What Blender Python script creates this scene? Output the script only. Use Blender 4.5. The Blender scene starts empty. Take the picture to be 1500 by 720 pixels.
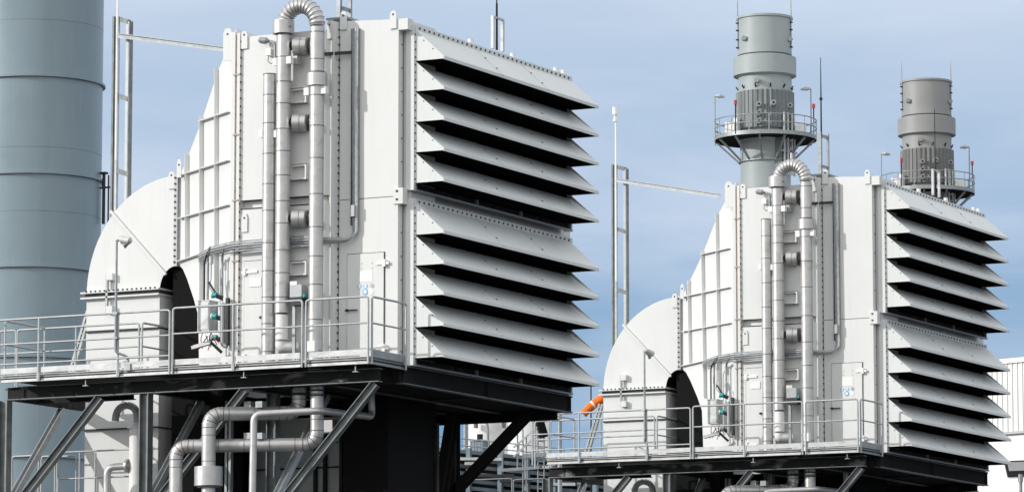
import bpy, math, random
from mathutils import Vector as V
random.seed(7)
scene = bpy.context.scene
COL = scene.collection
PI = math.pi

# ------------------------------------------------------------------ camera
# world: x runs along each intake from its duct (-) to its louvres (+), y runs along the row of units, z up, ground at 0
F, PITCH, YAW = 6158.48, 0.1279, 0.4783
sy, cy = math.sin(YAW), math.cos(YAW)
sp, cp = math.sin(PITCH), math.cos(PITCH)
CAM = V((38.719, -70.6005, 1.7))
RT = V((cy, sy, 0)); FW = V((-sy*cp, cy*cp, sp)); UP = V((sy*sp, -cy*sp, cp))
cam = bpy.data.cameras.new('camera'); cam.sensor_width = 36; cam.lens = F/1500*36
cam.clip_start = 1; cam.clip_end = 20000
camo = bpy.data.objects.new('camera', cam); COL.objects.link(camo)
from mathutils import Matrix
camo.matrix_world = Matrix(((RT.x, UP.x, -FW.x, CAM.x), (RT.y, UP.y, -FW.y, CAM.y), (RT.z, UP.z, -FW.z, CAM.z), (0, 0, 0, 1)))
scene.camera = camo

def ray(px, py): return FW + RT*((px-750)/F) + UP*((360-py)/F)
def pY(px, py, y):                       # survey helpers: a sighting from the camera meets a known plane
    d = ray(px, py); return CAM + d*((y-CAM.y)/d.y)
def pX(px, py, x):
    d = ray(px, py); return CAM + d*((x-CAM.x)/d.x)
def pZ(px, py, z):
    d = ray(px, py); return CAM + d*((z-CAM.z)/d.z)
def pD(px, py, D): return CAM + ray(px, py)*D
def pP(px, py, p0, n):
    d = ray(px, py); return CAM + d*((p0-CAM).dot(n)/d.dot(n))
def DIST(p): return (p-CAM).dot(FW)

# ------------------------------------------------------------------ materials
def mat(name, col, rough=.5, metal=0., var=.08, scale=3., stretch=(1, 1, 1), dirt=0., dirtcol=(.25, .2, .15), bump=0., spec=.5, bscale=40):
    m = bpy.data.materials.new(name); m.use_nodes = True
    nt = m.node_tree; N = nt.nodes; L = nt.links
    b = N['Principled BSDF']; b.inputs['Roughness'].default_value = rough; b.inputs['Metallic'].default_value = metal
    b.inputs['Specular IOR Level'].default_value = spec
    tc = N.new('ShaderNodeNewGeometry'); mp = N.new('ShaderNodeMapping'); mp.inputs['Scale'].default_value = stretch
    L.new(tc.outputs['Position'], mp.inputs['Vector'])
    n1 = N.new('ShaderNodeTexNoise'); n1.inputs['Scale'].default_value = scale; n1.inputs['Detail'].default_value = 6; n1.inputs['Roughness'].default_value = .6
    L.new(mp.outputs[0], n1.inputs['Vector'])
    r = N.new('ShaderNodeValToRGB'); r.color_ramp.elements[0].position = .3; r.color_ramp.elements[1].position = .7
    lo = tuple(c*(1-var) for c in col); hi = tuple(min(1, c*(1+var)) for c in col)
    r.color_ramp.elements[0].color = lo+(1,); r.color_ramp.elements[1].color = hi+(1,)
    L.new(n1.outputs['Fac'], r.inputs['Fac'])
    out = r.outputs['Color']
    if dirt > 0:
        mp2 = N.new('ShaderNodeMapping'); mp2.inputs['Scale'].default_value = (5, 5, .35)
        L.new(tc.outputs['Position'], mp2.inputs['Vector'])
        n2 = N.new('ShaderNodeTexNoise'); n2.inputs['Scale'].default_value = 1.6; n2.inputs['Detail'].default_value = 8; n2.inputs['Roughness'].default_value = .7
        L.new(mp2.outputs[0], n2.inputs['Vector'])
        r2 = N.new('ShaderNodeValToRGB'); r2.color_ramp.elements[0].position = .52; r2.color_ramp.elements[1].position = .78
        r2.color_ramp.elements[0].color = (0, 0, 0, 1); r2.color_ramp.elements[1].color = (dirt,)*3+(1,)
        L.new(n2.outputs['Fac'], r2.inputs['Fac'])
        mx = N.new('ShaderNodeMix'); mx.data_type = 'RGBA'
        L.new(r2.outputs['Color'], mx.inputs['Factor']); L.new(out, mx.inputs['A']); mx.inputs['B'].default_value = dirtcol+(1,)
        out = mx.outputs['Result']
    L.new(out, b.inputs['Base Color'])
    mr = N.new('ShaderNodeMapRange'); mr.inputs['To Min'].default_value = max(0, rough-.08); mr.inputs['To Max'].default_value = min(1, rough+.1)
    L.new(n1.outputs['Fac'], mr.inputs['Value']); L.new(mr.outputs[0], b.inputs['Roughness'])
    if bump > 0:
        n3 = N.new('ShaderNodeTexNoise'); n3.inputs['Scale'].default_value = bscale; L.new(tc.outputs['Position'], n3.inputs['Vector'])
        bp = N.new('ShaderNodeBump'); bp.inputs['Strength'].default_value = bump; bp.inputs['Distance'].default_value = .02
        L.new(n3.outputs['Fac'], bp.inputs['Height']); L.new(bp.outputs[0], b.inputs['Normal'])
    return m
M = {}
M['paint'] = mat('off_white_paint', (.69, .70, .69), .5, var=.03, scale=.8, dirt=.22, dirtcol=(.42, .40, .36), bump=.06, bscale=1.6, spec=.3)
M['paint2'] = mat('pale_grey_paint', (.66, .68, .67), .5, var=.03, scale=1.2, dirt=.22, dirtcol=(.4, .39, .36), spec=.3)
M['bolt'] = mat('dark_bolt', (.03, .03, .03), .6)
M['gap'] = mat('joint_sealant', (.05, .05, .048), .8)
def blotch(m, col, lo, hi, sc):
    nt = m.node_tree; N = nt.nodes; L = nt.links; b = N['Principled BSDF']
    src = b.inputs['Base Color'].links[0].from_socket
    g = N.new('ShaderNodeNewGeometry'); mp = N.new('ShaderNodeMapping'); mp.inputs['Scale'].default_value = (1, 1, 2.2); L.new(g.outputs['Position'], mp.inputs['Vector'])
    n = N.new('ShaderNodeTexNoise'); n.inputs['Scale'].default_value = sc; n.inputs['Detail'].default_value = 7; n.inputs['Distortion'].default_value = .6; L.new(mp.outputs[0], n.inputs['Vector'])
    r = N.new('ShaderNodeMapRange'); r.inputs['From Min'].default_value = lo; r.inputs['From Max'].default_value = hi; L.new(n.outputs['Fac'], r.inputs['Value'])
    mx = N.new('ShaderNodeMix'); mx.data_type = 'RGBA'; L.new(r.outputs[0], mx.inputs['Factor']); L.new(src, mx.inputs['A']); mx.inputs['B'].default_value = col+(1,)
    L.new(mx.outputs['Result'], b.inputs['Base Color'])
M['rust'] = mat('rust_stain', (.46, .38, .32), .8, var=.3, scale=8)
M['galv'] = mat('galvanised_steel', (.30, .32, .33), .45, .45, var=.22, scale=9, dirt=.35, dirtcol=(.22, .21, .2), bump=.05)
M['galvl'] = mat('bright_galvanised_steel', (.52, .53, .53), .5, .25, var=.16, scale=6, dirt=.55, dirtcol=(.38, .37, .35))
M['rail'] = mat('dull_galvanised_tube', (.40, .42, .43), .5, .35, var=.15, scale=7, dirt=.3, dirtcol=(.25, .25, .24))
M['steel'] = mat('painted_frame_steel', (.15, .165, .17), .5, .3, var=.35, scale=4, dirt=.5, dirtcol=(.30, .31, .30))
M['dark'] = mat('weathered_shaded_steel', (.018, .019, .019), .7, .0, var=.45, scale=2.6, dirt=.4, dirtcol=(.20, .20, .19), spec=.2)  # near-black: shade under deck and house is put into this steel
M['clad'] = mat('aluminium_cladding', (.52, .52, .515), .40, .6, var=.10, scale=5, dirt=.35, dirtcol=(.42, .39, .36), bump=.08, bscale=7)
M['seam'] = mat('cladding_seam', (.17, .155, .145), .6, .3, var=.3, scale=10)
M['hoodshade'] = mat('black_hood_shade', (.006, .006, .006), 1.0, var=.3, scale=20, spec=0)  # black put in for the shade under and behind the hoods
M['black'] = mat('black_shade_panel', (.010, .010, .010), .9, spec=.1)  # near-black, carries the shade of throat, pocket and enclosure
M['sunpatch'] = mat('sun_patched_beam', (.02, .021, .021), .75, .0, var=.4, scale=3, spec=.2)  # dark for the deck's shade; its pale blotches are painted sunlight patches
M['soffit'] = mat('shade_dark_steel', (.020, .020, .020), .9, spec=.1)  # near-black: shade on undersides and far braces is in the colour
M['stackb'] = mat('blue_grey_stack_paint', (.215, .285, .325), .30, var=.06, scale=.5, dirt=.3, dirtcol=(.32, .38, .40), spec=.5)
M['stackg'] = mat('grey_stack_paint', (.33, .37, .375), .5, var=.06, scale=.7, dirt=.3, dirtcol=(.3, .3, .29))
M['stackw'] = mat('warm_grey_stack_paint', (.275, .28, .277), .5, var=.07, scale=.7, dirt=.3, dirtcol=(.28, .27, .25))
M['sheath'] = mat('dark_ribbed_sheathing', (.17, .19, .195), .5, .2, var=.12, scale=2, dirt=.3)
M['sheathw'] = mat('dark_warm_sheathing', (.15, .153, .15), .5, .2, var=.12, scale=2, dirt=.3)
M['white'] = mat('white_enamel', (.80, .80, .79), .4, var=.02, dirt=.12, dirtcol=(.5, .48, .45))
M['wallw'] = mat('white_hall_cladding', (.80, .80, .78), .6, var=.02, scale=.2, dirt=.08)
M['encl'] = mat('grey_green_enclosure', (.36, .40, .385), .6, var=.1, scale=1.5, dirt=.3)
M['rack'] = mat('rack_steel', (.115, .155, .185), .5, .2, var=.35, scale=2, dirt=.3)
M['blue'] = mat('blue_sign', (.16, .42, .66), .5)
M['teal'] = mat('teal_gland', (.01, .30, .30), .4)
M['red'] = mat('red_lens', (.45, .03, .02), .3)
M['orange'] = mat('orange_windsock', (.85, .17, .01), .8)
M['cable'] = mat('black_cable', (.02, .02, .022), .6)
M['cableg'] = mat('grey_cable', (.33, .35, .37), .5, .2, var=.3, scale=14)
M['glass'] = mat('lamp_glass', (.30, .31, .32), .2, .3)
M['lampgrey'] = mat('grey_lamp_housing', (.34, .35, .36), .45, .3, var=.1)
M['ground'] = mat('asphalt_ground', (.045, .045, .045), .9, var=.3, scale=.2, dirt=.3)
blotch(M['sunpatch'], (.26, .27, .26), .54, .72, 1.5)
blotch(M['galvl'], (.36, .37, .37), .50, .70, 2.2)
blotch(M['clad'], (.40, .385, .36), .58, .75, 1.8)

# ------------------------------------------------------------------ mesh builder
class MB:
    def __init__(s): s.v = []; s.f = []; s.m = []; s.s = []
    def _add(s, vs, fs, m=0, smooth=False):
        o = len(s.v); s.v += [V(p) for p in vs]
        for f in fs: s.f.append([i+o for i in f]); s.m.append(m); s.s.append(smooth)
        return s
    def box(s, x0, x1, y0, y1, z0, z1, m=0):
        x0, x1 = sorted((x0, x1)); y0, y1 = sorted((y0, y1)); z0, z1 = sorted((z0, z1))
        return s._add([(x, y, z) for z in (z0, z1) for y in (y0, y1) for x in (x0, x1)],
                      [(0, 2, 3, 1), (4, 5, 7, 6), (0, 1, 5, 4), (2, 6, 7, 3), (0, 4, 6, 2), (1, 3, 7, 5)], m)
    def frame(s, p, q, up=(0, 0, 1)):
        p, q = V(p), V(q); d = (q-p).normalized(); up = V(up)
        if abs(d.dot(up)) > .98: up = V((1, 0, 0)) if abs(d.x) < .9 else V((0, 1, 0))
        a = d.cross(up).normalized(); b = a.cross(d).normalized()
        return p, q, d, a, b
    def bar(s, p, q, w, h, m=0, up=(0, 0, 1)):
        p, q, d, a, b = s.frame(p, q, up)
        vs = [c + a*(w/2*i) + b*(h/2*j) for c in (p, q) for j in (-1, 1) for i in (-1, 1)]
        return s._add(vs, [(0, 2, 3, 1), (4, 5, 7, 6), (0, 1, 5, 4), (2, 6, 7, 3), (0, 4, 6, 2), (1, 3, 7, 5)], m)
    def ibeam(s, p, q, h, w, t=.018, m=0, up=(0, 0, 1), fm=None):
        p, q, d, a, b = s.frame(p, q, up); fm = m if fm is None else fm
        for sg in (-1, 1): s.bar(p+b*(sg*(h/2-t/2)), q+b*(sg*(h/2-t/2)), w, t, fm, b)
        return s.bar(p, q, t*.7, h-2*t, m, b)
    def channel(s, p, q, h, w, t=.016, m=0, up=(0, 0, 1)):
        p, q, d, a, b = s.frame(p, q, up)
        for sg in (-1, 1): s.bar(p+b*(sg*(h/2-t/2)), q+b*(sg*(h/2-t/2)), w, t, m, b)
        return s.bar(p-a*(w/2-t/2), q-a*(w/2-t/2), t, h-2*t, m, b)
    def tube(s, path, r, n=14, m=0, caps=True):
        path = [V(p) for p in path]; k = len(path)
        rr = r if isinstance(r, (list, tuple)) else [r]*k
        mm = m if isinstance(m, (list, tuple)) else [m]*(k-1)
        d0 = (path[1]-path[0]).normalized(); up = V((0, 0, 1)) if abs(d0.z) < .9 else V((0, 1, 0))
        a = d0.cross(up).normalized(); rings = []
        for i in range(k):
            if i == 0: d = path[1]-path[0]
            elif i == k-1: d = path[-1]-path[-2]
            else: d = (path[i+1]-path[i]).normalized()+(path[i]-path[i-1]).normalized()
            if d.length < 1e-6: d = path[i+1]-path[i-1] if 0 < i < k-1 else d0
            d = d.normalized(); a = (a-d*a.dot(d)).normalized(); b = d.cross(a)
            rings.append([path[i]+(a*math.cos(2*PI*j/n)+b*math.sin(2*PI*j/n))*rr[i] for j in range(n)])
        for i in range(k-1):
            s._add(rings[i]+rings[i+1], [(j, (j+1) % n, n+(j+1) % n, n+j) for j in range(n)], mm[i], True)
        if caps:
            s._add(rings[0], [tuple(range(n-1, -1, -1))], mm[0]); s._add(rings[-1], [tuple(range(n))], mm[-1])
        return s
    def cyl(s, p, q, r, n=14, m=0, r2=None): return s.tube([p, q], [r, r if r2 is None else r2], n, m)
    def lathe(s, c, prof, n=40, m=0, caps=True):          # prof: (radius, z, material of the band above it)
        c = V(c)
        for i in range(len(prof)-1):
            r0, z0 = prof[i][:2]; r1, z1 = prof[i+1][:2]; mm = prof[i][2] if len(prof[i]) > 2 else m
            A = [c+V((r0*math.cos(2*PI*j/n), r0*math.sin(2*PI*j/n), z0)) for j in range(n)]
            B = [c+V((r1*math.cos(2*PI*j/n), r1*math.sin(2*PI*j/n), z1)) for j in range(n)]
            s._add(A+B, [(j, (j+1) % n, n+(j+1) % n, n+j) for j in range(n)], mm, True)
        if caps:
            for (r, z), fl in ((prof[0][:2], 1), (prof[-1][:2], 0)):
                A = [c+V((r*math.cos(2*PI*j/n), r*math.sin(2*PI*j/n), z)) for j in range(n)]
                s._add(A, [tuple(range(n-1, -1, -1)) if fl else tuple(range(n))], m)
        return s
    def prism(s, near, far, m=0, smooth_side=False):       # two matching outlines (same order)
        n = len(near); near = [V(p) for p in near]; far = [V(p) for p in far]
        s._add(near, [tuple(range(n))], m); s._add(far, [tuple(range(n-1, -1, -1))], m)
        return s._add(near+far, [(i, n+i, n+(i+1) % n, (i+1) % n) for i in range(n)], m, smooth_side)
    def bolts(s, p, q, n, size=.022, m=1):
        p, q = V(p), V(q)
        for i in range(n):
            c = p.lerp(q, (i+.5)/n); h = size/2
            s.box(c.x-h, c.x+h, c.y-h, c.y+h, c.z-h, c.z+h, m)
        return s
    def build(s, name, mats, parent=None, label=None):
        if not isinstance(mats, (list, tuple)): mats = [mats]
        org = world_loc(parent) if parent else V((0, 0, 0))
        me = bpy.data.meshes.new(name)
        me.from_pydata([tuple(p-org) for p in s.v], [], s.f)
        for k in mats: me.materials.append(M[k])
        for p, mi, sm in zip(me.polygons, s.m, s.s): p.material_index = min(mi, len(mats)-1); p.use_smooth = sm
        me.validate(); me.update()
        import bmesh
        bm = bmesh.new(); bm.from_mesh(me); bmesh.ops.recalc_face_normals(bm, faces=bm.faces); bm.to_mesh(me); bm.free()
        o = bpy.data.objects.new(name, me); COL.objects.link(o)
        if parent: o.parent = parent
        if label: o['label'] = label
        return o
LOC = {}
def world_loc(o):
    while o.parent: o = o.parent
    return LOC.get(o.name, V((0, 0, 0)))
def thing(name, label, cat, loc, group=None):
    o = bpy.data.objects.new(name, None); o.empty_display_size = .3; COL.objects.link(o)
    o.location = loc; LOC[o.name] = V(loc)
    o['label'] = label; o['category'] = cat
    if group: o['group'] = group
    return o
def single(mb, name, mats, label, cat, loc, group=None):   # a thing that is one mesh
    for i, p in enumerate(mb.v): mb.v[i] = p-V(loc)
    o = mb.build(name, mats); o.location = loc; LOC[o.name] = V(loc); o['label'] = label; o['category'] = cat
    if group: o['group'] = group
    return o
def structure(mb, name, mats):
    o = mb.build(name, mats); o['kind'] = 'structure'; return o
def copy_tree(o, parent=None):
    c = o.copy(); COL.objects.link(c)
    if parent: c.parent = parent
    for ch in list(o.children): copy_tree(ch, c)
    return c

def arc(c, u, w, r, a0, a1, n):
    c, u, w = V(c), V(u), V(w)
    return [c+u*(r*math.cos(a0+(a1-a0)*i/n))+w*(r*math.sin(a0+(a1-a0)*i/n)) for i in range(n+1)]
def bend(pts, R, n=8):                                   # round the corners of a polyline
    pts = [V(p) for p in pts]; out = [pts[0]]
    for i in range(1, len(pts)-1):
        a = (pts[i-1]-pts[i]).normalized(); b = (pts[i+1]-pts[i]).normalized()
        p0 = pts[i]+a*R; p1 = pts[i]+b*R
        for k in range(n+1):
            t = k/n; out.append(p0*(1-t)**2+pts[i]*(2*t*(1-t))+p1*t**2)
    out.append(pts[-1]); return out
def clad(mb, path, r, step=.55, n=20, seam=.012, m=0, sm=1):  # insulated pipe with sheet seams
    mb.tube(path, r, n, m)
    return rings(mb, path, r, step, n, sm)
def rings(mb, path, r, step, n=20, sm=1, w=.018, off=.004, start=None):
    path = [V(p) for p in path]; d = step*.6 if start is None else start; acc = 0
    for a, b in zip(path, path[1:]):
        L = (b-a).length; dr = (b-a).normalized() if L > 0 else None
        while d <= acc+L:
            c = a+dr*(d-acc); mb.tube([c-dr*w/2, c+dr*w/2], r+off, n, sm); d += step*random.uniform(.85, 1.15)
        acc += L
    return mb
def gored(mb, path, r, n=20, m=0, sm=1, amp=.012):       # segmented elbow: a raised ridge on every gore
    path = [V(p) for p in path]
    mb.tube(path, [r+(amp if i % 2 else 0) for i in range(len(path))], n, m)
    for i in range(0, len(path)-1):
        if i % 2 == 1:
            d = (path[min(i+1, len(path)-1)]-path[i-1]).normalized()
            mb.tube([path[i]-d*.006, path[i]+d*.006], r+amp+.004, n, sm)
    return mb

# ------------------------------------------------------------------ one intake unit (unit nearest the camera, then copied)
UNIT = []            # (object, label for the second unit)
def ut(name, lab1, lab2, cat, loc, group=None):
    o = thing(name, lab1, cat, loc, group); UNIT.append((o, lab2)); return o
Dy = 23.863
W = 6.755
YH, YM, YE = -.22, -.47, .95
YFAR = 7.2

# ---- intake house
H = ut('air_intake', 'large white turbine air intake house on the near platform at left, louvre hoods facing right',
       'white turbine air intake house on the farther platform at right, below the two thin stacks', 'air intake', (-2, 3, 9.7), 'turbine air intake houses')
b = MB()                                                     # filter casing
xl, xr = pY(497, 300, YH).x, pY(583, 300, YH).x
zt0, zt1 = pY(511, 30, YH).z, pY(573, 29.4, YH).z
b.prism([(xl, YH, 9.74), (xr, YH, 9.74), (xr, YH, zt1), (xl, YH, zt0)], [(xl, YFAR, 9.74), (xr, YFAR, 9.74), (xr, YFAR, zt1), (xl, YFAR, zt0)])
b.box(xl, xr, YH-.0035, YH+.01, 13.008, 13.020, 1)
b.box(xr-.17, -.045, YH-.004, -.02, zt1-.21, zt1+.006, 0)
for z in (12.86,): b.box(xr-.09, -.13, YH-.03, -.06, z, z+.31, 0)
for z in (12.93, 13.09): b.box(xr-.03, xr+.01, YH-.045, YH-.03, z, z+.035, 1)
for k in range(14):
    z = 10+k*.46
    if abs(z-13) > .25: b.box(xr, xr+.006, -.10, -.07, z, z+.03, 1)
b.box(xr, xr+.004, -.04, -.02, 9.8, zt1-.22, 1); b.box(xr-.05, -.10, .004, 1.0, 9.75, zt1-.01, 0)
c_ = b.build('filter_casing', ['paint', 'gap'], H)
lg = lambda x, y, z, w=.14, up=.15, dn=.2: MB().prism([(x-w/2, y, z-dn), (x+w/2, y, z-dn), (x+w/2, y, z+up*.55), (x+w*.28, y, z+up), (x-w*.28, y, z+up), (x-w/2, y, z+up*.55)],
      [(x-w/2, y+.03, z-dn), (x+w/2, y+.03, z-dn), (x+w/2, y+.03, z+up*.55), (x+w*.28, y+.03, z+up), (x-w*.28, y+.03, z+up), (x-w/2, y+.03, z+up*.55)]).box(x-.018, x+.018, y-.004, y+.002, z+up*.4, z+up*.4+.036, 1)
for x, y, z in ((pY(577, 30, YH).x, YH-.035, zt1+.02), (pY(504, 30, YH).x, YH-.035, zt0+.02), (pY(481, 30, YM).x, YM+.05, 16.38), (pY(359, 48, YM).x, YM-.035, 16.32)):
    lg(x, y, z).build('lifting_lug', ['paint', 'gap'], H)
for px, py, pl_ in ((251, 262, YE-.03),):
    p = pY(px, py, pl_); lg(p.x, pl_, p.z).build('lifting_lug', ['paint', 'gap'], H)
p = pY(336, 55, YM+.05); lg(p.x, YM-.02, p.z-.05, .2, .22, .42).build('lifting_lug', ['paint', 'gap'], H)
p = pY(359, 322, YM); lg(p.x, YM-.03, p.z-.05, .13, .17, .19).build('lifting_lug', ['paint', 'gap'], H)
p = pY(268, 243, YE); lg(p.x+.06, YE-.25, p.z-.12, .1, .22, .15).build('lifting_lug', ['paint', 'gap'], H)
# louvre frames and hoods
ZB = [15.668-.597*k for k in range(5)], [12.270-.597*k for k in range(5)]
d_ = .6355
for bank in (0, 1):
    top = ZB[bank][0]+.597; bot = ZB[bank][4]
    fr = MB()
    fr.box(-.175, 0, -.05, .003, bot-.14, top+.11)                      # flange angle seen edge on
    fr.box(-.175, 0, W-.003, W+.05, bot-.14, top+.11)
    fr.box(-.06, .012, -.005, W+.005, top+.004, top+.115)                   # bolted header strip
    fr.bolts((.012, .05, top+.06), (.012, W-.05, top+.06), 34, .035)
    fr.bolts((.006, .0, bot), (.006, 0, top), 20, .03)
    fr.box(-.10, -.04, .0, W, bot-.12, bot-.006, 3)  # dark web paints in the shade below the bank
    fr.box(-.04, .03, -.02, W+.02, bot-.155, bot-.12, 4)
    for yy in (.0, 2.55, 4.45, W-.06): fr.box(-.04, .02, yy, yy+.05, bot-.12, bot-.01, 4)
    fr.box(-.12, -.105, 0, W, bot, top, 2)                                 # filter face, blackened for the shade behind the hoods
    f = fr.build('louvre_frame', ['paint2', 'bolt', 'hoodshade', 'dark', 'lampgrey'], H)
    for k, zb in enumerate(ZB[bank]):
        zt = zb+.597 if k == 0 else zb+.50
        hd = MB(); t = .018
        segs = [0, W*.365, W*.66, W]
        for i in range(3):
            y0, y1 = segs[i]+(.006 if i else 0), segs[i+1]-(.006 if i < 2 else 0)
            hd.prism([(.004, y0, zt), (d_, y0, zb+.03), (d_, y0, zb+.03+t*1.3), (.004, y0, zt+t*1.3)],
                     [(.004, y1, zt), (d_, y1, zb+.03), (d_, y1, zb+.03+t*1.3), (.004, y1, zt+t*1.3)])
            hd.box(d_-.012, d_+.006, y0, y1, zb-.012, zb+.045)
        for i in (1, 2):                                                   # lapped joints of the hood sheets
            y = segs[i]; hd.prism([(.006, y-.03, zt+.026), (d_, y-.03, zb+.056), (d_, y-.03, zb+.06), (.006, y-.03, zt+.03)],
                                  [(.006, y+.03, zt+.026), (d_, y+.03, zb+.056), (d_, y+.03, zb+.06), (.006, y+.03, zt+.03)])
            for tt in (.35, .75): hd.box(d_*tt-.01, d_*tt+.03, y-.02, y+.02, zt+(zb+.03-zt)*tt+.012, zt+(zb+.03-zt)*tt+.03, 1)
        for y0, y1 in ((-.004, .010), (W-.010, W+.004)):
            hd.prism([(.0, y0, zb), (d_, y0, zb), (d_, y0, zb+.045), (.0, y0, zb+.597)], [(.0, y1, zb), (d_, y1, zb), (d_, y1, zb+.045), (.0, y1, zb+.597)])
        for tt in (.3, .62): hd.box(d_*tt-.012, d_*tt+.012, -.009, -.004, zb+.597-(.56)*tt-.05, zb+.597-.56*tt-.03, 1)
        ho = hd.build('louvre_hood', ['paint2', 'gap'], H)
        sc = MB().box(0, d_-.02, .012, W-.012, zb+.004, zb+.010).build('hood_shade_sheet', ['hoodshade'], ho)  # black sheet added below the hood, standing for the shade under it
# bolted casing flange + plenum casing with rounded corner
fl = MB()
fl.box(xl-.08, xl-.02, YH-.19, YH+.02, 9.76, zt0-.03)
fl.bolts((xl-.017, YH-.02, 9.9), (xl-.017, YH-.02, zt0-.1), 44, .035, 1)
fl.box(xl-.14, xl-.081, YH-.15, YH+.02, 9.76, zt0-.05, 0)
fl.build('bolted_flange', ['paint', 'gap'], H)
XM0, XMR = pY(352, 300, YM).x, xl-.10
def plenum(z0, z1, y=YM, r=.22, xr_=XMR):
    a = arc((xr_-r, y+r, 0), (1, 0, 0), (0, 1, 0), r, -PI/2, 0, 10)
    prof = [V((XM0, YFAR-.3, 0)), V((XM0, y, 0))]+a+[V((xr_, YFAR-.3, 0))]
    m = MB(); n = len(prof)
    m._add([p+V((0, 0, z0)) for p in prof], [tuple(range(n-1, -1, -1))]); m._add([p+V((0, 0, z1)) for p in prof], [tuple(range(n))])
    for i in range(n):
        p, q = prof[i], prof[(i+1) % n]
    m._add([p+V((0, 0, z)) for z in (z0, z1) for p in prof], [(i, (i+1) % n, n+(i+1) % n, n+i) for i in range(n) if not (2 <= i < 12)], 0)
    m._add([p+V((0, 0, z)) for z in (z0, z1) for p in prof], [(i, i+1, n+i+1, n+i) for i in range(2, 12)], 0, True)
    return m
pl = plenum(13.11, 16.36); pl.box(XM0+.01, XMR-.22, YM+.02, YM+.13, 13.10, 13.109, 1); pl.build('plenum_casing', ['paint', 'gap'], H)
pl = plenum(12.955, 13.099, YM+.14, .18, XMR-.08); pl.build('recessed_joint', ['paint', 'gap'], H)
pl = plenum(9.74, 12.954)
pl.box(XM0+.01, XMR-.25, YM-.006, YM, 12.925, 12.95, 1)
pl.build('plenum_casing', ['paint', 'gap'], H)
fl = MB()
fl.box(XM0-.07, XM0-.005, YM-.05, YM+.2, 9.76, 16.44)
fl.box(XM0-.20, XM0-.12, YM-.045, YM+.2, 9.76, 16.47)
fl.box(XM0-.13, XM0-.06, YM-.02, YM+.2, 9.76, 16.40, 2)
fl.bolts((XM0-.005, YM-.03, 9.9), (XM0-.005, YM-.03, 16.35), 40, .032, 1)
for z in (10.6, 11.9, 13.1, 14.4, 15.6): fl.box(XM0-.15, XM0-.02, YM-.065, YM-.04, z, z+.03, 2)
fl.build('bolted_flange', ['paint', 'gap', 'rust'], H)
# tapered transition duct (side plane turned towards the elbow)
P0 = V((pY(346, 300, YM).x, YM, 0)); xe = pY(262, 300, YE).x; P1 = V((xe, YE, 0))
tdir = (P1-P0).normalized(); tn = V((tdir.y, -tdir.x, 0))
if tn.y > 0: tn = -tn
pT = lambda px, py: pP(px, py, P0, tn)
def mir(p): return V((p.x, 6.7-p.y, p.z))
out = [pT(*q) for q in ((262.5, 388), (262.5, 257), (270, 243), (296, 176), (319, 105), (346, 42.5), (346, 534), (291.5, 534), (290.5, 462), (284, 438), (274, 408), (268, 394))]
tr = MB(); tr.prism(out, [mir(p) for p in out])
def rib(a, bq, w=.10, t=.02):                                              # flat stiffener standing off the side
    a, bq = pT(*a), pT(*bq); d = (bq-a).normalized()
    n_ = tn; up = d.cross(n_).normalized()
    vs = [c+n_*(w*i)+up*(t/2*j) for c in (a, bq) for i in (0, 1) for j in (-1, 1)]
    tr._add(vs, [(0, 1, 3, 2), (4, 6, 7, 5), (0, 2, 6, 4), (1, 5, 7, 3), (2, 3, 7, 6), (0, 4, 5, 1)])
rm = MB(); tr_main = tr; tr = rm
for a, bq in (((296, 178), (337, 164)), ((264, 258), (337, 235)), ((266, 320), (337, 300)), ((264, 383), (337, 358))): rib(a, bq, .09, .016)
for a, bq in (((277, 226), (277, 378)), ((298, 170), (298, 372)), ((320, 101), (320, 365)), ((298, 372), (298, 440)), ((320, 365), (320, 430))): rib(a, bq, .095, .014)
tr = tr_main
to = tr.build('transition_duct', ['paint'], H); rm.build('stiffener_grid', ['paint'], to)
# elbow and riser
zf = pY(180, 428.5, YE).z; XL = pY(127, 428, YE).x; XR = pY(234, 428, YE).x; XC = pY(258, 400, YE).x
ztop = pY(258, 257, YE).z; zin = pY(258, 389, YE).z
n = 22
outer = [V((XC-(XC-XL)*math.cos(t*PI/2/n), YE, zf+(ztop-zf)*math.sin(t*PI/2/n))) for t in range(n+1)]
inner = [V((XC-(XC-XR)*math.cos(t*PI/2/n), YE, zf+(zin-zf)*math.sin(t*PI/2/n))) for t in range(n, -1, -1)]
prof = outer+inner
el = MB(); yf = 6.0; N_ = len(prof)
for y, rv in ((YE, 0), (yf, 1)):
    vs = [V((p.x, y, p.z)) for p in prof]
    fs = [(i, i+1, N_-2-i, N_-1-i) for i in range(n)]
    el._add(vs, fs)
el._add([V((p.x, y, p.z)) for y in (YE, yf) for p in outer], [(i, i+1, n+2+i, n+1+i) for i in range(n)], 0, True)
el._add([V((p.x, y, p.z)) for y in (YE, yf) for p in inner], [(i, i+1, n+2+i, n+1+i) for i in range(n)], 1, True)  # throat shade painted black on the inner bend
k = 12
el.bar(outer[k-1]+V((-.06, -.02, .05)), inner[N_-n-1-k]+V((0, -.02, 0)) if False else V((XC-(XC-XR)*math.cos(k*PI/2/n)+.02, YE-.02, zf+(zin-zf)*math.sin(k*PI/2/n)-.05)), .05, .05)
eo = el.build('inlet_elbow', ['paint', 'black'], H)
MB().box(XC-.005, XC+.075, YE-.1, YE+.3, zin-.02, ztop+.03, 2).bolts((XC+.02, YE-.1, zin), (XC+.02, YE-.1, ztop), 15, .034, 1).build('bolted_flange', ['paint', 'gap', 'lampgrey'], H)
MB().box(XC+.076, xe+.02, YE-.04, yf, zin, ztop, 0).build('flexible_joint', ['paint'], H)
ri = MB(); ri.box(XL, XR, YE, yf, 3.0, zf-.06)
zr = pY(180, 482.5, YE).z; ri.box(XL, XR, YE-.05, yf, zr-.02, zr+.01, 1)
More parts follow.
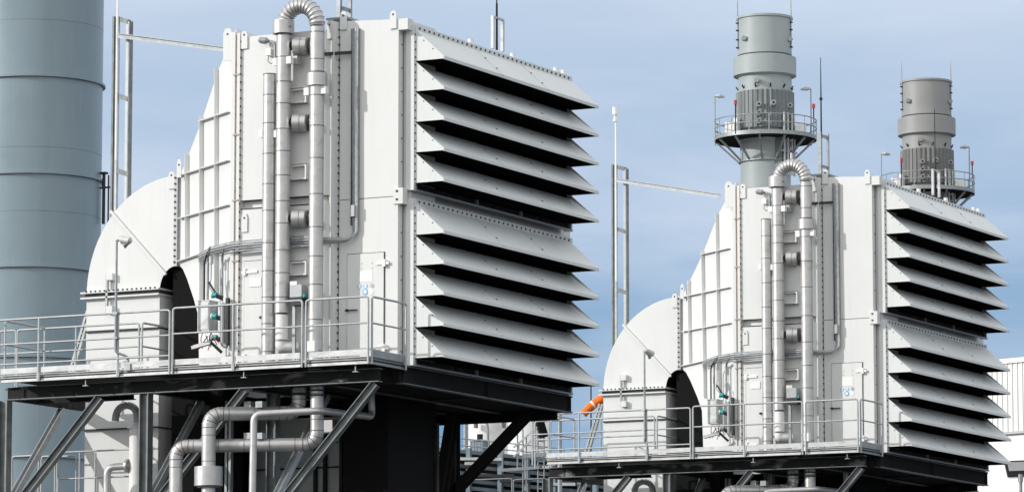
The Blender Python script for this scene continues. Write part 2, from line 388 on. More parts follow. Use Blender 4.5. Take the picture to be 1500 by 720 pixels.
zr2 = pY(180, 627, YE).z; ri.box(XL-.02, XR+.01, YE-.06, yf, zr2-.02, zr2+.012, 1)
ri.build('duct_riser', ['paint', 'gap'], H)
fb = MB()
fb.box(XL-.09, XR+.03, YE-.10, yf+.1, zf+.015, zf+.05); fb.box(XL-.09, XR+.03, YE-.10, yf+.1, zf-.095, zf-.06); fb.box(XL-.02, XR, YE-.03, yf, zf-.06, zf+.015, 1)
fb.bolts((XL, YE-.1, zf+.055), (XR, YE-.1, zf+.055), 16, .03, 1)
fb.build('bolted_flange', ['paint2', 'gap'], H)
p = pY(157, 400, YE-.1); q = pY(157, 458, YE-.1)
b = MB().box(p.x-.035, p.x+.01, YE-.10, YE-.05, q.z, p.z, 0)
for zz in (p.z-.14, q.z): b.box(p.x-.02, p.x+.13, YE-.11, YE-.0, zz, zz+.14, 1)
b.build('mounting_bracket', ['galv', 'paint'], H)
MB().box(XR+.24, P0.x-1.2, YE+.12, YE+.9, 3, zin-.03).build('pocket_shade_box', ['black'], H)  # added black box: stands for the pocket's shade, blocks light on the riser
# access doors
def door(x0, x1, z0, z1, y, hinge_right, sign):
    d = MB(); d.box(x0, x1, y-.03, y-.004, z0, z1)
    for a in ((x0-.014, x0-.002), (x1+.002, x1+.014)): d.box(a[0], a[1], y-.012, y-.001, z0, z1+.014, 1)
    d.box(x0-.014, x1+.014, y-.012, y-.001, z1+.001, z1+.014, 1)
    do = d.build('access_door', ['paint', 'gap'], H)
    hx = x1-.05 if hinge_right else x0-.06
    for z in (z0+.12, z1-.24):
        MB().box(hx-.10 if hinge_right else hx, hx+.17 if hinge_right else hx+.36, y-.055, y-.031, z, z+.055).box(hx+.04, hx+.10, y-.07, y-.031, z-.04, z+.10, 0).build('hinge', ['white'], do)
    kx = x0+.02 if hinge_right else x1-.25
    MB().box(kx-.05, kx+.22, y-.075, y-.055, z0+.90, z0+.925).box(kx-.03, kx+.01, y-.075, y-.031, z0+.89, z0+.94).build('handle', ['cable'], do)
    if sign:
        cx = (x0+x1)/2+.03; s_ = MB(); s_.box(cx-.15, cx+.13, y-.036, y-.031, z0+1.45, z0+1.66, 0)
        for i, mm in ((-.16, 1), (-.02, 1), (.12, 2)): s_.cyl((cx+i, y-.031, z0+1.37), (cx+i, y-.037, z0+1.37), .046, 16, mm)
        for i, mm in ((-.03, 1), (.10, 0)): s_.cyl((cx+i, y-.031, z0+1.26), (cx+i, y-.038, z0+1.26), .062, 16, mm)
        for i in (-.12, .11): s_.box(cx+i, cx+i+.02, y-.037, y-.031, z0+1.80, z0+1.82, 2); s_.box(cx+i, cx+i+.02, y-.037, y-.031, z0+1.70, z0+1.72, 2)
        s_.cyl((cx-.03, y-.038, z0+1.26), (cx-.03, y-.040, z0+1.26), .038, 14, 0)
        for i in (-.16, -.02): s_.cyl((cx+i, y-.037, z0+1.385), (cx+i, y-.039, z0+1.385), .026, 12, 0); s_.box(cx+i-.03, cx+i+.03, y-.039, y-.037, z0+1.335, z0+1.355, 0)
        s_.build('safety_sign', ['white', 'blue', 'lampgrey'], do)
a = pY(510, 373, YH); c2 = pY(563, 370, YH); door(a.x, c2.x, 9.93, a.z, YH, True, True)
a = pY(359.5, 383, YM); c2 = pY(402, 383, YM); door(a.x, c2.x, 9.86, a.z, YM, False, False)
p = pY(375, 438, YM-.03); MB().box(p.x-.14, p.x+.12, YM-.045, YM-.033, p.z+.25, p.z+.42).build('door_plate', ['white'], H)
# blanked side ports between the pipes
for px0, py0, px1, py1 in ((427, 132, 452, 151), (427, 243, 452, 263), (427, 384, 452, 403)):
    a = pY(px0, py0, YM); c2 = pY(px1, py1, YM); m = MB()
    x0, x1, z1, z0 = a.x, c2.x, a.z, c2.z
    m.box(x0, x1, YM-.10, YM, z1-.03, z1); m.box(x0, x1, YM-.10, YM, z0, z0+.03); m.box(x1-.03, x1, YM-.10, YM, z0+.03, z1-.03); m.box(x0, x0+.03, YM-.10, YM, z0+.03, z1-.03)
    m.box(x0-.03, x1+.02, YM-.105, YM-.085, z1, z1+.012, 1); m.box(x0-.03, x1+.02, YM-.105, YM-.085, z0-.014, z0, 1)
    m.build('blanked_port', ['paint', 'gap'], H)
# base frame below the house
bs = MB()
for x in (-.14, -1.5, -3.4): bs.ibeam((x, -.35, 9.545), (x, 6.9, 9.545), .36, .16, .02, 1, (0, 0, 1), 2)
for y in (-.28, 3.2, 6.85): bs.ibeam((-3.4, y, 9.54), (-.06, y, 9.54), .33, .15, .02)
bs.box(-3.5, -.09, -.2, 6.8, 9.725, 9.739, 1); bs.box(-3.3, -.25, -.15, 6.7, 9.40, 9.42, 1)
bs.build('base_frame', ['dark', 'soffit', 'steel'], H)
# roof header walkway bits on the louvre top
for px in (693, 755, 818, 829):
    p = pX(px, 62+(px-693)*.325, -.05); MB().cyl((p.x-.06, p.y, 16.36), (p.x-.06, p.y, 16.50), .055, 10).build('roof_vent', ['white'], H)

# ---- service platform with guard rails
PF = ut('service_platform', 'galvanised walkway with railings along the side of the near left intake house',
        'galvanised walkway with railings along the side of the farther right intake house', 'platform', (-4.2, -1, 9.7), 'platforms beside the intake houses')
YP, X0p, X1p = -1.7, -8.44, -.03
dk = MB(); dk.box(X0p+.02, X1p-.02, YP+.03, YM-.02, 9.690, 9.715); dk.box(-6.0, -3.5, YM-.02, .6, 9.690, 9.714); dk.box(X0p+.02, -6.0, YM-.02, -.02, 9.690, 9.714)
dk.box(-1.5, X1p-.02, YM-.02, YH-.02, 9.690, 9.714)
dk.build('grating_deck', ['dark'], PF)
seg_px = [0, 57, 173, 252, 342, 441, 538]
xs = [pY(px, 520, YP).x for px in seg_px]; xs[0] = X0p; xs[-1] = X1p
for i in range(6):
    x0, x1 = xs[i]+.03, xs[i+1]-.03
    if i == 5: x0 += .06
    MB().box(x0, x1, YP, YP+.006, 9.795, 9.905).build('toe_board', ['galvl'], PF)
    MB().channel((x0, YP+.02, 9.697), (x1, YP+.02, 9.697), .14, .06, .012).build('edge_channel', ['galvl'], PF)
MB().box(X1p, X1p+.006, YP+.05, YH-.08, 9.775, 9.905).build('toe_board', ['galv'], PF)
MB().channel((X1p-.02, YP+.05, 9.70), (X1p-.02, YH-.08, 9.70), .145, .06, .012, 0).build('edge_channel', ['galv'], PF)
def rail_panel(pts, tops=(10.87,), lows=(10.40,), posts=(), zb=9.62, r=.0215, loop=True):
    p, q = V(pts[0]), V(pts[1]); m = MB()
    zt = tops[0]
    path = [V((p.x, p.y, zb)), V((p.x, p.y, zt)), V((q.x, q.y, zt)), V((q.x, q.y, zb))] if loop else [V((p.x, p.y, zt)), V((q.x, q.y, zt))]
    m.tube(bend(path, .07, 6), r, 10)
    for z in lows: m.tube([V((p.x, p.y, z)), V((q.x, q.y, z))], r*.85, 8)
    o = m.build('guard_rail', ['rail'], PF)
    for t in posts:
        c = p.lerp(q, t); MB().cyl((c.x, c.y, zb), (c.x, c.y, zt-.005), r*1.02, 10).box(c.x-.03, c.x+.03, c.y-.012, c.y+.03, zb, zb+.16).build('rail_post', ['rail'], o)
yr = YP-.02
A0, A1 = xs[0]-.35, pY(249, 450, yr).x
ta = lambda px: (pY(px, 480, yr).x-A0)/(A1-A0)
rail_panel([(A0, yr, 0), (A1, yr, 0)], (10.87,), (10.38, 9.985), (ta(57), ta(173)))
B0, B1 = pY(253.5, 450, yr).x, pY(443, 450, yr).x
rail_panel([(B0, yr, 0), (B1, yr, 0)], (10.90,), (10.40,), (.47,))
C0, C1 = pY(448.5, 450, yr).x, pY(539.5, 450, yr).x
rail_panel([(C0, yr, 0), (C1, yr, 0)], (10.90,), (10.40,), ())
rail_panel([(X1p+.02, YP+.05, 0), (X1p+.02, YH-.10, 0)], (10.90,), (10.40,), ())
p = pZ(26, 479, 10.87); yb = -.05
q = pY(26, 480, yb); q2 = pY(204, 469, yb)
rail_panel([(q.x, yb, 0), (q2.x, yb, 0)], (10.87,), (10.40,), (.485,), 9.70)
rail_panel([(q2.x+.07, yb, 0), (q2.x+.07, yb+2.2, 0)], (10.87,), (10.40,), (.7,), 9.70)
rail_panel([(X0p+.03, YP+.15, 0), (X0p+.03, yb-.1, 0)], (10.87,), (10.40,), (), 9.70)
rail_panel([(q.x-.45, yb+.02, 0), (q.x-.05, yb+.02, 0)], (10.87,), (10.40,), (), 9.70)

# ---- steel support frame
SF = ut('support_frame', 'dark steel frame of columns, beams and diagonal braces under the near left platform',
        'dark steel frame of columns and braces under the farther right platform', 'steel frame', (-4, 0, 0), 'frames under the platforms')
YB = -1.15
MB().ibeam((-8.6, YB, 9.46), (-.1, YB, 9.46), .26, .17, .016, 0, (0, 0, 1), 1).build('edge_beam', ['sunpatch', 'steel'], SF)
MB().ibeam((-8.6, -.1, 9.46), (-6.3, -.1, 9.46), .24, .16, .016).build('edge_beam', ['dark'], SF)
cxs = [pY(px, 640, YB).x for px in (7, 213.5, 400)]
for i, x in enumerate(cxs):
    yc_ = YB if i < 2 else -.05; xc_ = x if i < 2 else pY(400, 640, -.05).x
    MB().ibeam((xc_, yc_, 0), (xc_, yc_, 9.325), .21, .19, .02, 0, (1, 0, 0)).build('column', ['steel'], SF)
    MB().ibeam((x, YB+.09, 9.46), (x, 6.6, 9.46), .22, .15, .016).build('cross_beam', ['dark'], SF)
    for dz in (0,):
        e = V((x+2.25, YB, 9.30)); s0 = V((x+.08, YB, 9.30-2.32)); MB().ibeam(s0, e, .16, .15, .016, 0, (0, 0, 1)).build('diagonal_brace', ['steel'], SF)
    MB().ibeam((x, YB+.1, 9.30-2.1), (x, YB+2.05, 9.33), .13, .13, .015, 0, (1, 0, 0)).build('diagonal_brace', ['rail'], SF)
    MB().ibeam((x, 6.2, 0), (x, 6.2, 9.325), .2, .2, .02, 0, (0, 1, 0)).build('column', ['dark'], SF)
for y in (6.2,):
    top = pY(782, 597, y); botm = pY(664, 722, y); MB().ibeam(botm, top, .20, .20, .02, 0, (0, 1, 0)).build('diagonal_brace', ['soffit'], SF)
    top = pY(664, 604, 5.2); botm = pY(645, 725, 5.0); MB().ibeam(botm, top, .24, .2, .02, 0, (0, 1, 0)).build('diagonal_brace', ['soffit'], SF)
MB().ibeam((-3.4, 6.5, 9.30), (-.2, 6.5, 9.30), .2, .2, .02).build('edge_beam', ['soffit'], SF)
for px in (141, 372, 535):
    p = pY(px, 566, YB-.1); MB().box(p.x-.008, p.x+.008, YP+.06, YP+.10, 9.50, 9.62).box(p.x-.05, p.x+.06, YP+.04, YP+.12, 9.485, 9.499).build('hanger_plate', ['galv'], SF)

# enclosure and backing under the house, black put in for the shade there
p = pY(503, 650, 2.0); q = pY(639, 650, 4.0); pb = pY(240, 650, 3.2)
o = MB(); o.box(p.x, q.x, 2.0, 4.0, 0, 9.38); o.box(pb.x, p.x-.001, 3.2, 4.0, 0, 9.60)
eq = ut('shaded_cabinet', 'tall enclosure under the near left intake house, its shade put in as black', 'tall enclosure under the farther right intake house, its shade put in as black', 'enclosure', (p.x, 2, 0), 'enclosures under the intake houses, blackened for shade')
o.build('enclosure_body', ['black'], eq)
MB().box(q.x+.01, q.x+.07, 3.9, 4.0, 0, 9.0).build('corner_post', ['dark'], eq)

# ---- pipes on the side of the house
YPp = -.725
def V3(px, py, y): return pY(px, py, y)
PL = ut('insulated_pipe_loop', 'silver insulated pipe loop with a ribbed U bend on the near left intake house',
        'silver insulated pipe loop with a ribbed U bend on the farther right intake house', 'pipe', (-2.5, YPp, 9.7), 'pipe loops on the intake houses')
x2 = V3(415.5, 100, YPp).x; x3 = V3(464.5, 100, YPp).x
z = lambda px, py: V3(px, py, YPp).z
r2, r3 = .145, .142
m = MB(); clad(m, [(x2, YPp, z(415, 458)), (x2, YPp, z(416, 38))], r2, .50); m.build('riser_pipe', ['clad', 'seam'], PL)
m = MB(); clad(m, [(x3, YPp, 9.66), (x3, YPp, z(464, 40))], r3, .62); m.build('riser_pipe', ['clad', 'seam'], PL)
m = MB(); zc = z(440, 40); R = (x3-x2)/2; pth = arc(((x2+x3)/2, YPp, zc), (1, 0, 0), (0, 0, 1), R, PI, 0, 30)
pth = [V((q_.x, q_.y, zc+(q_.z-zc)*1.12)) for q_ in pth]
gored(m, pth, r2*.98); m.build('u_bend', ['clad', 'seam'], PL)
m = MB(); m.cyl((x2-.01, YPp, z(415, 50)), (x2-.01, YPp, z(415, 31)), .215, 26); m.cyl((x2-.01, YPp, z(415, 51)), (x2-.01, YPp, z(415, 50)-.001), .16, 22, 1); m.box(x2+.185, x2+.21, YPp-.12, YPp-.07, z(415, 42), z(415, 40), 1); m.build('insulation_collar', ['clad', 'seam'], PL)
m = MB(); m.cyl((x3, YPp, z(464, 126)), (x3, YPp, z(464, 108)), .20, 26); m.cyl((x3, YPp, z(464, 107.8)), (x3, YPp, z(464, 105)), .155, 22, 1); m.build('insulation_collar', ['clad', 'seam'], PL)
for dx in (-.21, .17): MB().box(x3+dx-.05, x3+dx+.06, YPp-.07, YPp+.05, z(464, 139), z(464, 128)).build('pipe_clamp', ['white'], PL)
MB().cyl(((x2+x3)/2, YPp, zc+R*1.12+.1), ((x2+x3)/2, YPp, zc+R*1.12+.30), .03, 10).build('vent_nipple', ['clad'], PL)
for py in (68, 180, 320):
    p = V3(430, py, YPp+.1); m = MB(); s0 = V((x2+.05, YPp+.03, p.z)); d = V((.95, .30, -.02)).normalized()
    m.tube([s0, s0+d*.30], .085, 16, 2); m.tube([s0+d*.13, s0+d*.14, s0+d*.40, s0+d*.41], [.10, .17, .17, .10], 24, 0)
    m.tube([s0+d*.28, s0+d*.295], .170, 24, 1); m.tube([s0+d*.40, V((s0.x+.42, YM+.01, p.z))], .07, 12, 1)
    m.box(s0.x+.36, s0.x+.52, YM-.02, YM, p.z-.17, p.z+.17, 1)
    m.build('insulated_valve', ['clad', 'seam', 'dark'], PL)
p = V3(424, 89, YPp-.16); MB().box(p.x-.05, p.x+.05, YPp-.2, YPp-.08, p.z-.06, p.z+.08).build('junction_box', ['white'], PL)
p = V3(433, 89, YPp-.02); MB().box(p.x-.06, p.x+.05, YPp-.05, YPp+.15, p.z-.07, p.z+.09).build('junction_box', ['lampgrey'], PL)
m = MB(); x = x2; m.cyl((x, YPp, z(415, 497)), (x, YPp, z(415, 461)), .125, 18); m.tube([(x, YPp, z(415, 461)), (x, YPp, z(415, 457))], .10, 16, 1)
m.tube(bend([(x-.02, YPp, z(415, 500)), (x-.02, YPp, z(415, 508)), (x+.25, YPp+.2, z(415, 508))], .05), .11, 16, 0); m.build('lower_sleeve', ['white', 'seam'], PL)
m = MB(); yv_ = YPp+.02; p = V3(437, 425, yv_); m.box(p.x-.12, p.x+.14, yv_-.12, yv_+.12, p.z-.14, p.z+.10, 0); m.box(p.x-.10, p.x+.16, yv_-.13, yv_+.1, p.z-.30, p.z-.145, 4); m.box(p.x-.13, p.x+.02, yv_-.10, yv_+.1, p.z+.101, p.z+.17, 1); m.cyl((p.x+.16, yv_, p.z-.12), (p.x+.16, yv_-.10, p.z-.12), .04, 12, 2)
p = V3(432, 480, yv_); m.box(p.x-.03, p.x+.03, yv_-.05, yv_, 9.72, p.z+.6, 3); m.build('valve_actuator', ['lampgrey', 'clad', 'teal', 'galv', 'cable'], PL)
p = V3(461, 508, YPp-.18); MB().box(p.x-.16, p.x+.02, YPp-.22, YPp-.1, p.z-.08, p.z+.12).build('pipe_shoe', ['white'], PL)

SP = ut('capped_pipe', 'short capped insulated pipe, leftmost of the three risers on the near left intake house',
        'short capped insulated pipe, leftmost of the three risers on the farther right intake house', 'pipe', (-3, YPp, 9.7), 'capped pipes on the intake houses')
x1_ = V3(394.5, 200, YPp).x
m = MB(); clad(m, [(x1_, YPp, 9.72), (x1_, YPp, z(394, 110))], .127, .58); m.cyl((x1_, YPp, z(394, 110)), (x1_, YPp, z(394, 108.5)), .133, 20, 1); m.build('pipe_shell', ['clad', 'seam'], SP)
for px, py in ((404.5, 196), (383, 196)):
    p = V3(px, py, YPp-.03); MB().box(p.x-.04, p.x+.04, YPp-.06, YPp+.1, p.z-.07, p.z+.07).build('pipe_clamp', ['white'], SP)

# ---- cable trays and conduits
CT = ut('cable_tray', 'narrow cable tray hugging the side wall of the near left intake house',
        'narrow cable tray hugging the side wall of the farther right intake house', 'cable tray', (-1.1, YH, 9.9), 'cable trays on the intake houses')
yt = YH-.06
a = pY(520, 42, yt); bq = pY(520.5, 352, yt); c2 = pY(478, 352, yt)
m = MB(); path = bend([(a.x, yt, a.z), (bq.x, yt, bq.z), (xl-.1, yt-.16, bq.z), (xl-.4, YM-.08, bq.z+.02)], .25)
for off, rr, mm in ((-.035, .016, 1), (0, .022, 0), (.035, .022, 2), (.06, .014, 0)):
    m.tube([q_+V((off, -.02, off*.8 if i > 3 else 0)) for i, q_ in enumerate(path)], rr, 8, mm)
m.build('cable_bundle', ['cableg', 'galv', 'galvl'], CT)
m = MB(); m.box(a.x-.075, a.x-.06, yt-.03, YH, bq.z+.3, a.z); m.box(a.x+.07, a.x+.085, yt-.03, YH, bq.z+.3, a.z)
zz = bq.z+.4
while zz < a.z: m.box(a.x-.06, a.x+.07, yt+.01, yt+.02, zz, zz+.03, 0); zz += .13
m.build('tray_ladder', ['galv'], CT)
m = MB(); p = pY(490, 78, YM); m.bar((xl-.5, YM-.05, p.z), (a.x-.02, yt, p.z+.02), .04, .06); m.build('tray_bracket', ['cable'], CT)
p = pY(518, 308, yt-.05); MB().box(p.x-.05, p.x+.04, yt-.1, yt, p.z-.12, p.z+.1).build('junction_box', ['lampgrey'], CT)
m = MB(); pts = [pT(299, 379)+tn*.12, pT(318, 368)+tn*.12, V((XM0-.1, YM-.12, pY(346, 361, YM).z)), V((XM0+.3, YM-.08, pY(375, 358.5, YM).z)), V((xl-.4, YM-.08, pY(455, 352, YM).z))]
for dz, rr, mm in ((0, .03, 0), (.05, .022, 1), (-.05, .02, 2), (.085, .016, 0)): m.tube(bend([q_+V((0, 0, dz)) for q_ in pts], .1, 4), rr*.7, 8, mm)
m.bar(pts[2]+V((0, 0, -.11)), pts[4]+V((0, 0, -.11)), .10, .015, 0); m.build('cable_bundle', ['cableg', 'galvl', 'galv'], CT)

CB = ut('control_cabinet', 'grey control box with teal cable glands beside the dark duct opening of the left unit',
        'grey control box with teal cable glands beside the dark duct opening of the right unit', 'control box', (-4.6, -.6, 9.7), 'control boxes on the platforms')
yc = -.62
a = pY(289.5, 441, yc); bq = pY(306, 484, yc)
MB().box(a.x, bq.x, yc, yc+.34, bq.z, a.z).box(a.x-.03, bq.x+.01, yc-.01, yc+.35, a.z, a.z+.015).box(a.x+.02, bq.x-.02, yc-.012, yc, bq.z+.03, a.z-.03).build('box_housing', ['galvl'], CB)
for py in (432, 463, 494):
    p = pY(315, py, yc-.02); g = MB(); g.cyl((p.x-.05, p.y, p.z), (p.x+.045, p.y, p.z), .055, 14, 0); g.cyl((p.x-.07, p.y, p.z), (p.x-.05, p.y, p.z), .062, 14, 1); g.cyl((p.x+.045, p.y, p.z-.02), (p.x+.15, p.y+.05, p.z-.06), .045, 12, 2)
    g.build('cable_gland', ['teal', 'white', 'cable'], CB)
m = MB(); p = pY(333, 436, yc); q = pY(333, 505, yc); m.box(p.x-.03, p.x+.03, yc-.02, yc+.06, q.z, p.z, 0)
m.tube(bend([(p.x-.1, yc, p.z-.1), (p.x-.1, yc, q.z), (p.x, yc, q.z-.02)], .06), .045, 10, 1); m.build('instrument_post', ['cable', 'lampgrey'], CB)
m = MB(); a = pY(282, 509, yc-.1); bq = pY(309, 501, yc-.1); m.bar(a, bq, .10, .07, 0); m.tube([bq, pY(325, 516, yc)], .03, 8, 1)
for k in range(9):
    s0 = pY(random.uniform(296, 314), random.uniform(484, 496), yc); e0 = pY(random.uniform(290, 322), random.uniform(500, 515), yc-.08); mid = (s0+e0)/2+V((random.uniform(-.08, .08), -.05, 0)); m.tube([s0, mid, e0], .010, 6, 1 if k % 3 else 2)
m.build('cable_trough', ['galvl', 'cable', 'red'], CB)
m = MB()
for px, col_, ox in ((304, 2, 1), (325, 2, 1)):
    p = pY(px, 440, yc+.25); t_ = pY(px, 378, yc+.25); m.tube(bend([p, (p.x, p.y, t_.z+.02), (p.x+.26, p.y-.35, t_.z+.16)], .12), .026, 10, col_)
p = pY(299, 440, yc+.3); t_ = pY(299, 382, yc+.3); m.tube(bend([p, (p.x, p.y, t_.z), (p.x+.3, p.y-.3, t_.z+.2)], .12), .02, 8, 1)
p = pY(309.5, 372, yc+.2); q = pY(309.5, 386, yc+.2); m.cyl(p, q, .045, 12, 0); m.tube(bend([q, pY(309, 410, yc+.2), pY(306, 420, yc+.1), pY(313, 430, yc)], .06), .012, 8, 2)
m.tube([pY(306, 413, yc), pY(317, 431, yc)], .022, 8, 1); m.build('conduit', ['galvl', 'cable', 'galv'], CB)

# wall lamp high on the plenum
WL = ut('wall_lamp', 'small bent arm lamp high on the wall left of the pipe loop, near left unit',
        'small bent arm lamp high on the wall left of the pipe loop, farther right unit', 'lamp', (-2.9, YM, 15.5), 'wall lamps on the intake houses')
yy = YM-.12
m = MB(); m.tube(bend([pY(403, 92, yy), pY(403, 62, yy), pY(390, 60, yy)], .10), .028, 10); m.build('lamp_arm', ['galv'], WL)
p = pY(390, 60, yy-.02); m = MB(); m.tube([p+V((.06, 0, -.01)), p+V((.0, 0, 0)), p+V((-.12, -.02, .02)), p+V((-.16, -.02, .02))], [.03, .07, .065, .03], 14); m.build('lamp_head', ['lampgrey'], WL)
p = pY(395, 77, yy); m = MB(); m.box(p.x-.07, p.x+.05, yy-.05, YM, p.z-.06, p.z+.07); q = pY(405, 90, yy); m.box(q.x-.06, q.x+.06, yy-.05, YM, q.z-.08, q.z+.06); m.tube([p+V((0, -.03, -.05)), p+V((-.01, -.05, -.18)), p+V((.06, -.05, -.24)), q+V((-.03, -.03, 0))], .008, 6, 1); m.build('junction_box', ['white', 'cable'], WL)

# ---- lamp post on the rail
p0 = pY(169, 522, YP-.06)
LP = thing('lamp_post', 'slim grey lamp post with hooded head clamped to the left railing before the white duct', 'lamp post', (p0.x, p0.y, 9.66), 'lamp posts on the platform railings')
zt = pY(169, 352, YP-.06).z
MB().tube(bend([(p0.x+.24, p0.y+.1, 9.83), (p0.x+.22, p0.y+.1, 10.02), (p0.x, p0.y, 10.10), (p0.x, p0.y, 10.3)], .08), .025, 10).cyl((p0.x, p0.y, 10.25), (p0.x, p0.y, zt), .028, 12, 0, .022).box(p0.x-.05, p0.x+.05, p0.y-.04, p0.y+.07, 10.36, 10.40).box(p0.x-.05, p0.x+.05, p0.y-.04, p0.y+.07, 10.84, 10.89).build('pole', ['galv'], LP)
MB().box(p0.x+.18, p0.x+.32, p0.y+.03, p0.y+.13, 9.74, 9.87).build('junction_box', ['galv'], LP)
hd = MB(); hd.tube([(p0.x-.01, p0.y, zt), (p0.x+.07, p0.y, zt+.03), (p0.x+.14, p0.y, zt+.0), (p0.x+.30, p0.y, zt-.03), (p0.x+.335, p0.y, zt-.05)], [.03, .055, .085, .075, .03], 14); hd.build('lamp_head', ['galvl'], LP)
MB().tube([(p0.x+.15, p0.y, zt-.05), (p0.x+.20, p0.y, zt-.115), (p0.x+.26, p0.y, zt-.07)], [.03, .055, .03], 12).build('lamp_lens', ['glass'], LP)
UNIT.append((LP, 'slim grey lamp post with turned dark head on the right platform railing'))

# ---- ladder mast with stay
yl = 2.8
LM = ut('mast', 'galvanised two rail mast beside the big blue stack, tied to the left intake',
        'galvanised two rail mast with a white sensor on top, between the two intake houses', 'mast', (-8, yl, 4), 'masts behind the duct elbows')
a = pY(169, 24, yl); bq = pY(185.5, 30, yl); zlo = 5
def rail_px(px, pt, w1, w2, mm, yy):
    p = pY(px, pt, yy); return MB().box(p.x-w1/2, p.x+w1/2, yy, yy+w2, zlo, p.z)
rail_px(166, 24, .045, .14, 0, yl).box(a.x-.02, a.x+.05, yl+.03, yl+.11, zlo, a.z, 1).build('mast_rail', ['steel', 'rail'], LM)
p = pY(188, 31, yl); MB().box(p.x-.055, p.x+.02, yl, yl+.10, zlo, p.z, 1).box(p.x+.0205, p.x+.045, yl-.02, yl+.12, zlo, p.z).build('mast_rail', ['steel', 'rail'], LM)
for py in (27, 140, 250, 362):
    s0 = pY(171, py, yl); e0 = pY(187, py+5, yl); MB().bar(s0+V((0, .05, 0)), V((e0.x, yl+.05, e0.z)), .12, .10).build('rung', ['steel'], LM)
p = pY(173, 28, yl); MB().cyl((p.x, yl-.02, p.z-3), (p.x, yl-.02, pY(173, -60, yl).z), .025, 10).build('rod', ['white'], LM)
p = pY(173, -72, yl); MB().cyl((p.x, yl-.02, p.z-.1), (p.x, yl-.02, p.z+.10), .07, 12).cyl((p.x, yl-.02, p.z-.28), (p.x, yl-.02, p.z-.22), .06, 12).cyl((p.x, yl-.02, p.z-.22), (p.x, yl-.02, p.z-.1), .035, 12).build('sensor_head', ['white'], LM)
s0 = pY(172, 52, yl-.08); e0 = pT(335, 73)+V((0, 2.0, 0)); e0 = pY(334, 73, 1.2); MB().channel(s0, e0, .10, .06, .014).build('stay_bar', ['rail'], LM)

# ---- roof rods
def rod(px, pb, pt, pf, x, lab1, lab2):
    p = pX(px, pb, x); R_ = ut('lightning_rod', lab1, lab2, 'lightning rod', p, 'lightning rods on the intake roofs')
    zt_ = pX(1344, 150, x).z
    m = MB(); m.box(p.x-.03, p.x+.03, p.y-.18, p.y-.13, p.z, pX(px, pf, x).z); m.box(p.x-.03, p.x+.03, p.y+.24, p.y+.30, p.z, pX(px, pf, x).z); m.box(p.x-.03, p.x+.03, p.y-.18, p.y+.30, pX(px, pf, x).z, pX(px, pf, x).z+.04)
    m.build('bracket', ['galvl'], R_)
    MB().tube([(p.x, p.y+.02, p.z), (p.x, p.y+.02, p.z+.95), (p.x, p.y+.02, p.z+.96), (p.x, p.y+.02, zt_)], [.025, .022, .014, .008], 8).build('rod', ['dark'], R_)
rod(727, 73, -70, 28, -.10, 'thin rod on the roof edge above the near left louvre hoods', 'thin rod on the roof edge above the farther right louvre hoods')
p = pY(505, 24, .1); R_ = ut('lightning_rod', 'thin rod on a plate at the roof corner right of the left U bend', 'tall thin rod on a plate at the roof corner right of the right U bend', 'lightning rod', p, 'lightning rods on the intake roofs')
MB().box(p.x-.25, p.x+.22, -.2, .5, zt0+.05, zt0+.09).box(p.x-.1, p.x+.1, -.15, .4, zt0-.05, zt0+.05).build('base_plate', ['galv'], R_)
m = MB(); m.box(p.x-.10, p.x-.02, -.05, .03, 16.56, 17.7); m.box(p.x+.0, p.x+.05, .25, .31, 16.56, 17.7); m.bar((p.x, 0, 17.6), (p.x, .3, 17.6), .06, .07); m.bar((p.x, 0, 16.85), (p.x, .3, 16.85), .06, .06); m.build('bracket', ['galv'], R_)
MB().tube([(p.x-.03, 0, 17.6), (p.x-.03, 0, 18.55), (p.x-.03, 0, pY(1205, 84, Dy).z)], [.022, .018, .008], 8).box(p.x-.06, p.x, -.03, .03, 18.5, 18.56).build('rod', ['dark'], R_)

# ---- inclined ladder behind the platform, left of the riser
IL = ut('inclined_ladder', 'steep galvanised ladder leaning behind the left railing beside the white duct', 'steep galvanised ladder leaning beside the right white duct by the windsock', 'ladder', (-8.4, 1.8, 9), 'ladders beside the duct risers')
for dx in (0, 5):
    s0 = pY(101+dx, 552, 1.8); e0 = pY(129+dx, 455, 1.8); MB().channel(s0, e0, .09, .05, .012, 0, (0, 1, 0)).build('stringer', ['galv'], IL)
for k in range(7):
    s0 = pY(101, 552, 1.8).lerp(pY(129, 455, 1.8), (k+.5)/7); MB().box(s0.x, s0.x+.09, 1.75, 1.85, s0.z, s0.z+.02).build('tread', ['galv'], IL)

# ---- pipework under the platform
def upipe(px_path, y, r, lab1, lab2, step=.5, elb=.26, loc=None, extra=None, mats=('clad', 'seam'), grp='pipes under the platforms'):
    pts = [pY(a_[0], a_[1], y if len(a_) < 3 else a_[2]) for a_ in px_path]
    o_ = ut('insulated_pipe', lab1, lab2, 'pipe', pts[-1], grp)
    m = MB(); bp_ = bend(pts, elb, 10); m.tube(bp_, r, 20)
    acc = 0
    for i in range(1, len(pts)-1):                         # gored elbows
        a_ = (pts[i-1]-pts[i]).normalized(); b_ = (pts[i+1]-pts[i]).normalized(); q0, q1 = pts[i]+a_*elb, pts[i]+b_*elb
        for k in range(9):
            t = k/8; c = q0*(1-t)**2+pts[i]*(2*t*(1-t))+q1*t**2; d = ((pts[i]-q0)*(2*(1-t))+(q1-pts[i])*(2*t)).normalized()
            if step: m.tube([c-d*.008, c+d*.008], r+.007, 20, 1 if k % 2 == 0 else 0)
    for a_, b_ in zip(pts, pts[1:]):
        L_ = (b_-a_).length; d = (b_-a_).normalized(); s_ = elb+.15
        while step and s_ < L_-elb: m.tube([a_+d*s_-d*.006, a_+d*s_+d*.006], r+.004, 20, 1); s_ += step
    m.build('pipe_shell', list(mats), o_); return o_, pts
yu = -1.62
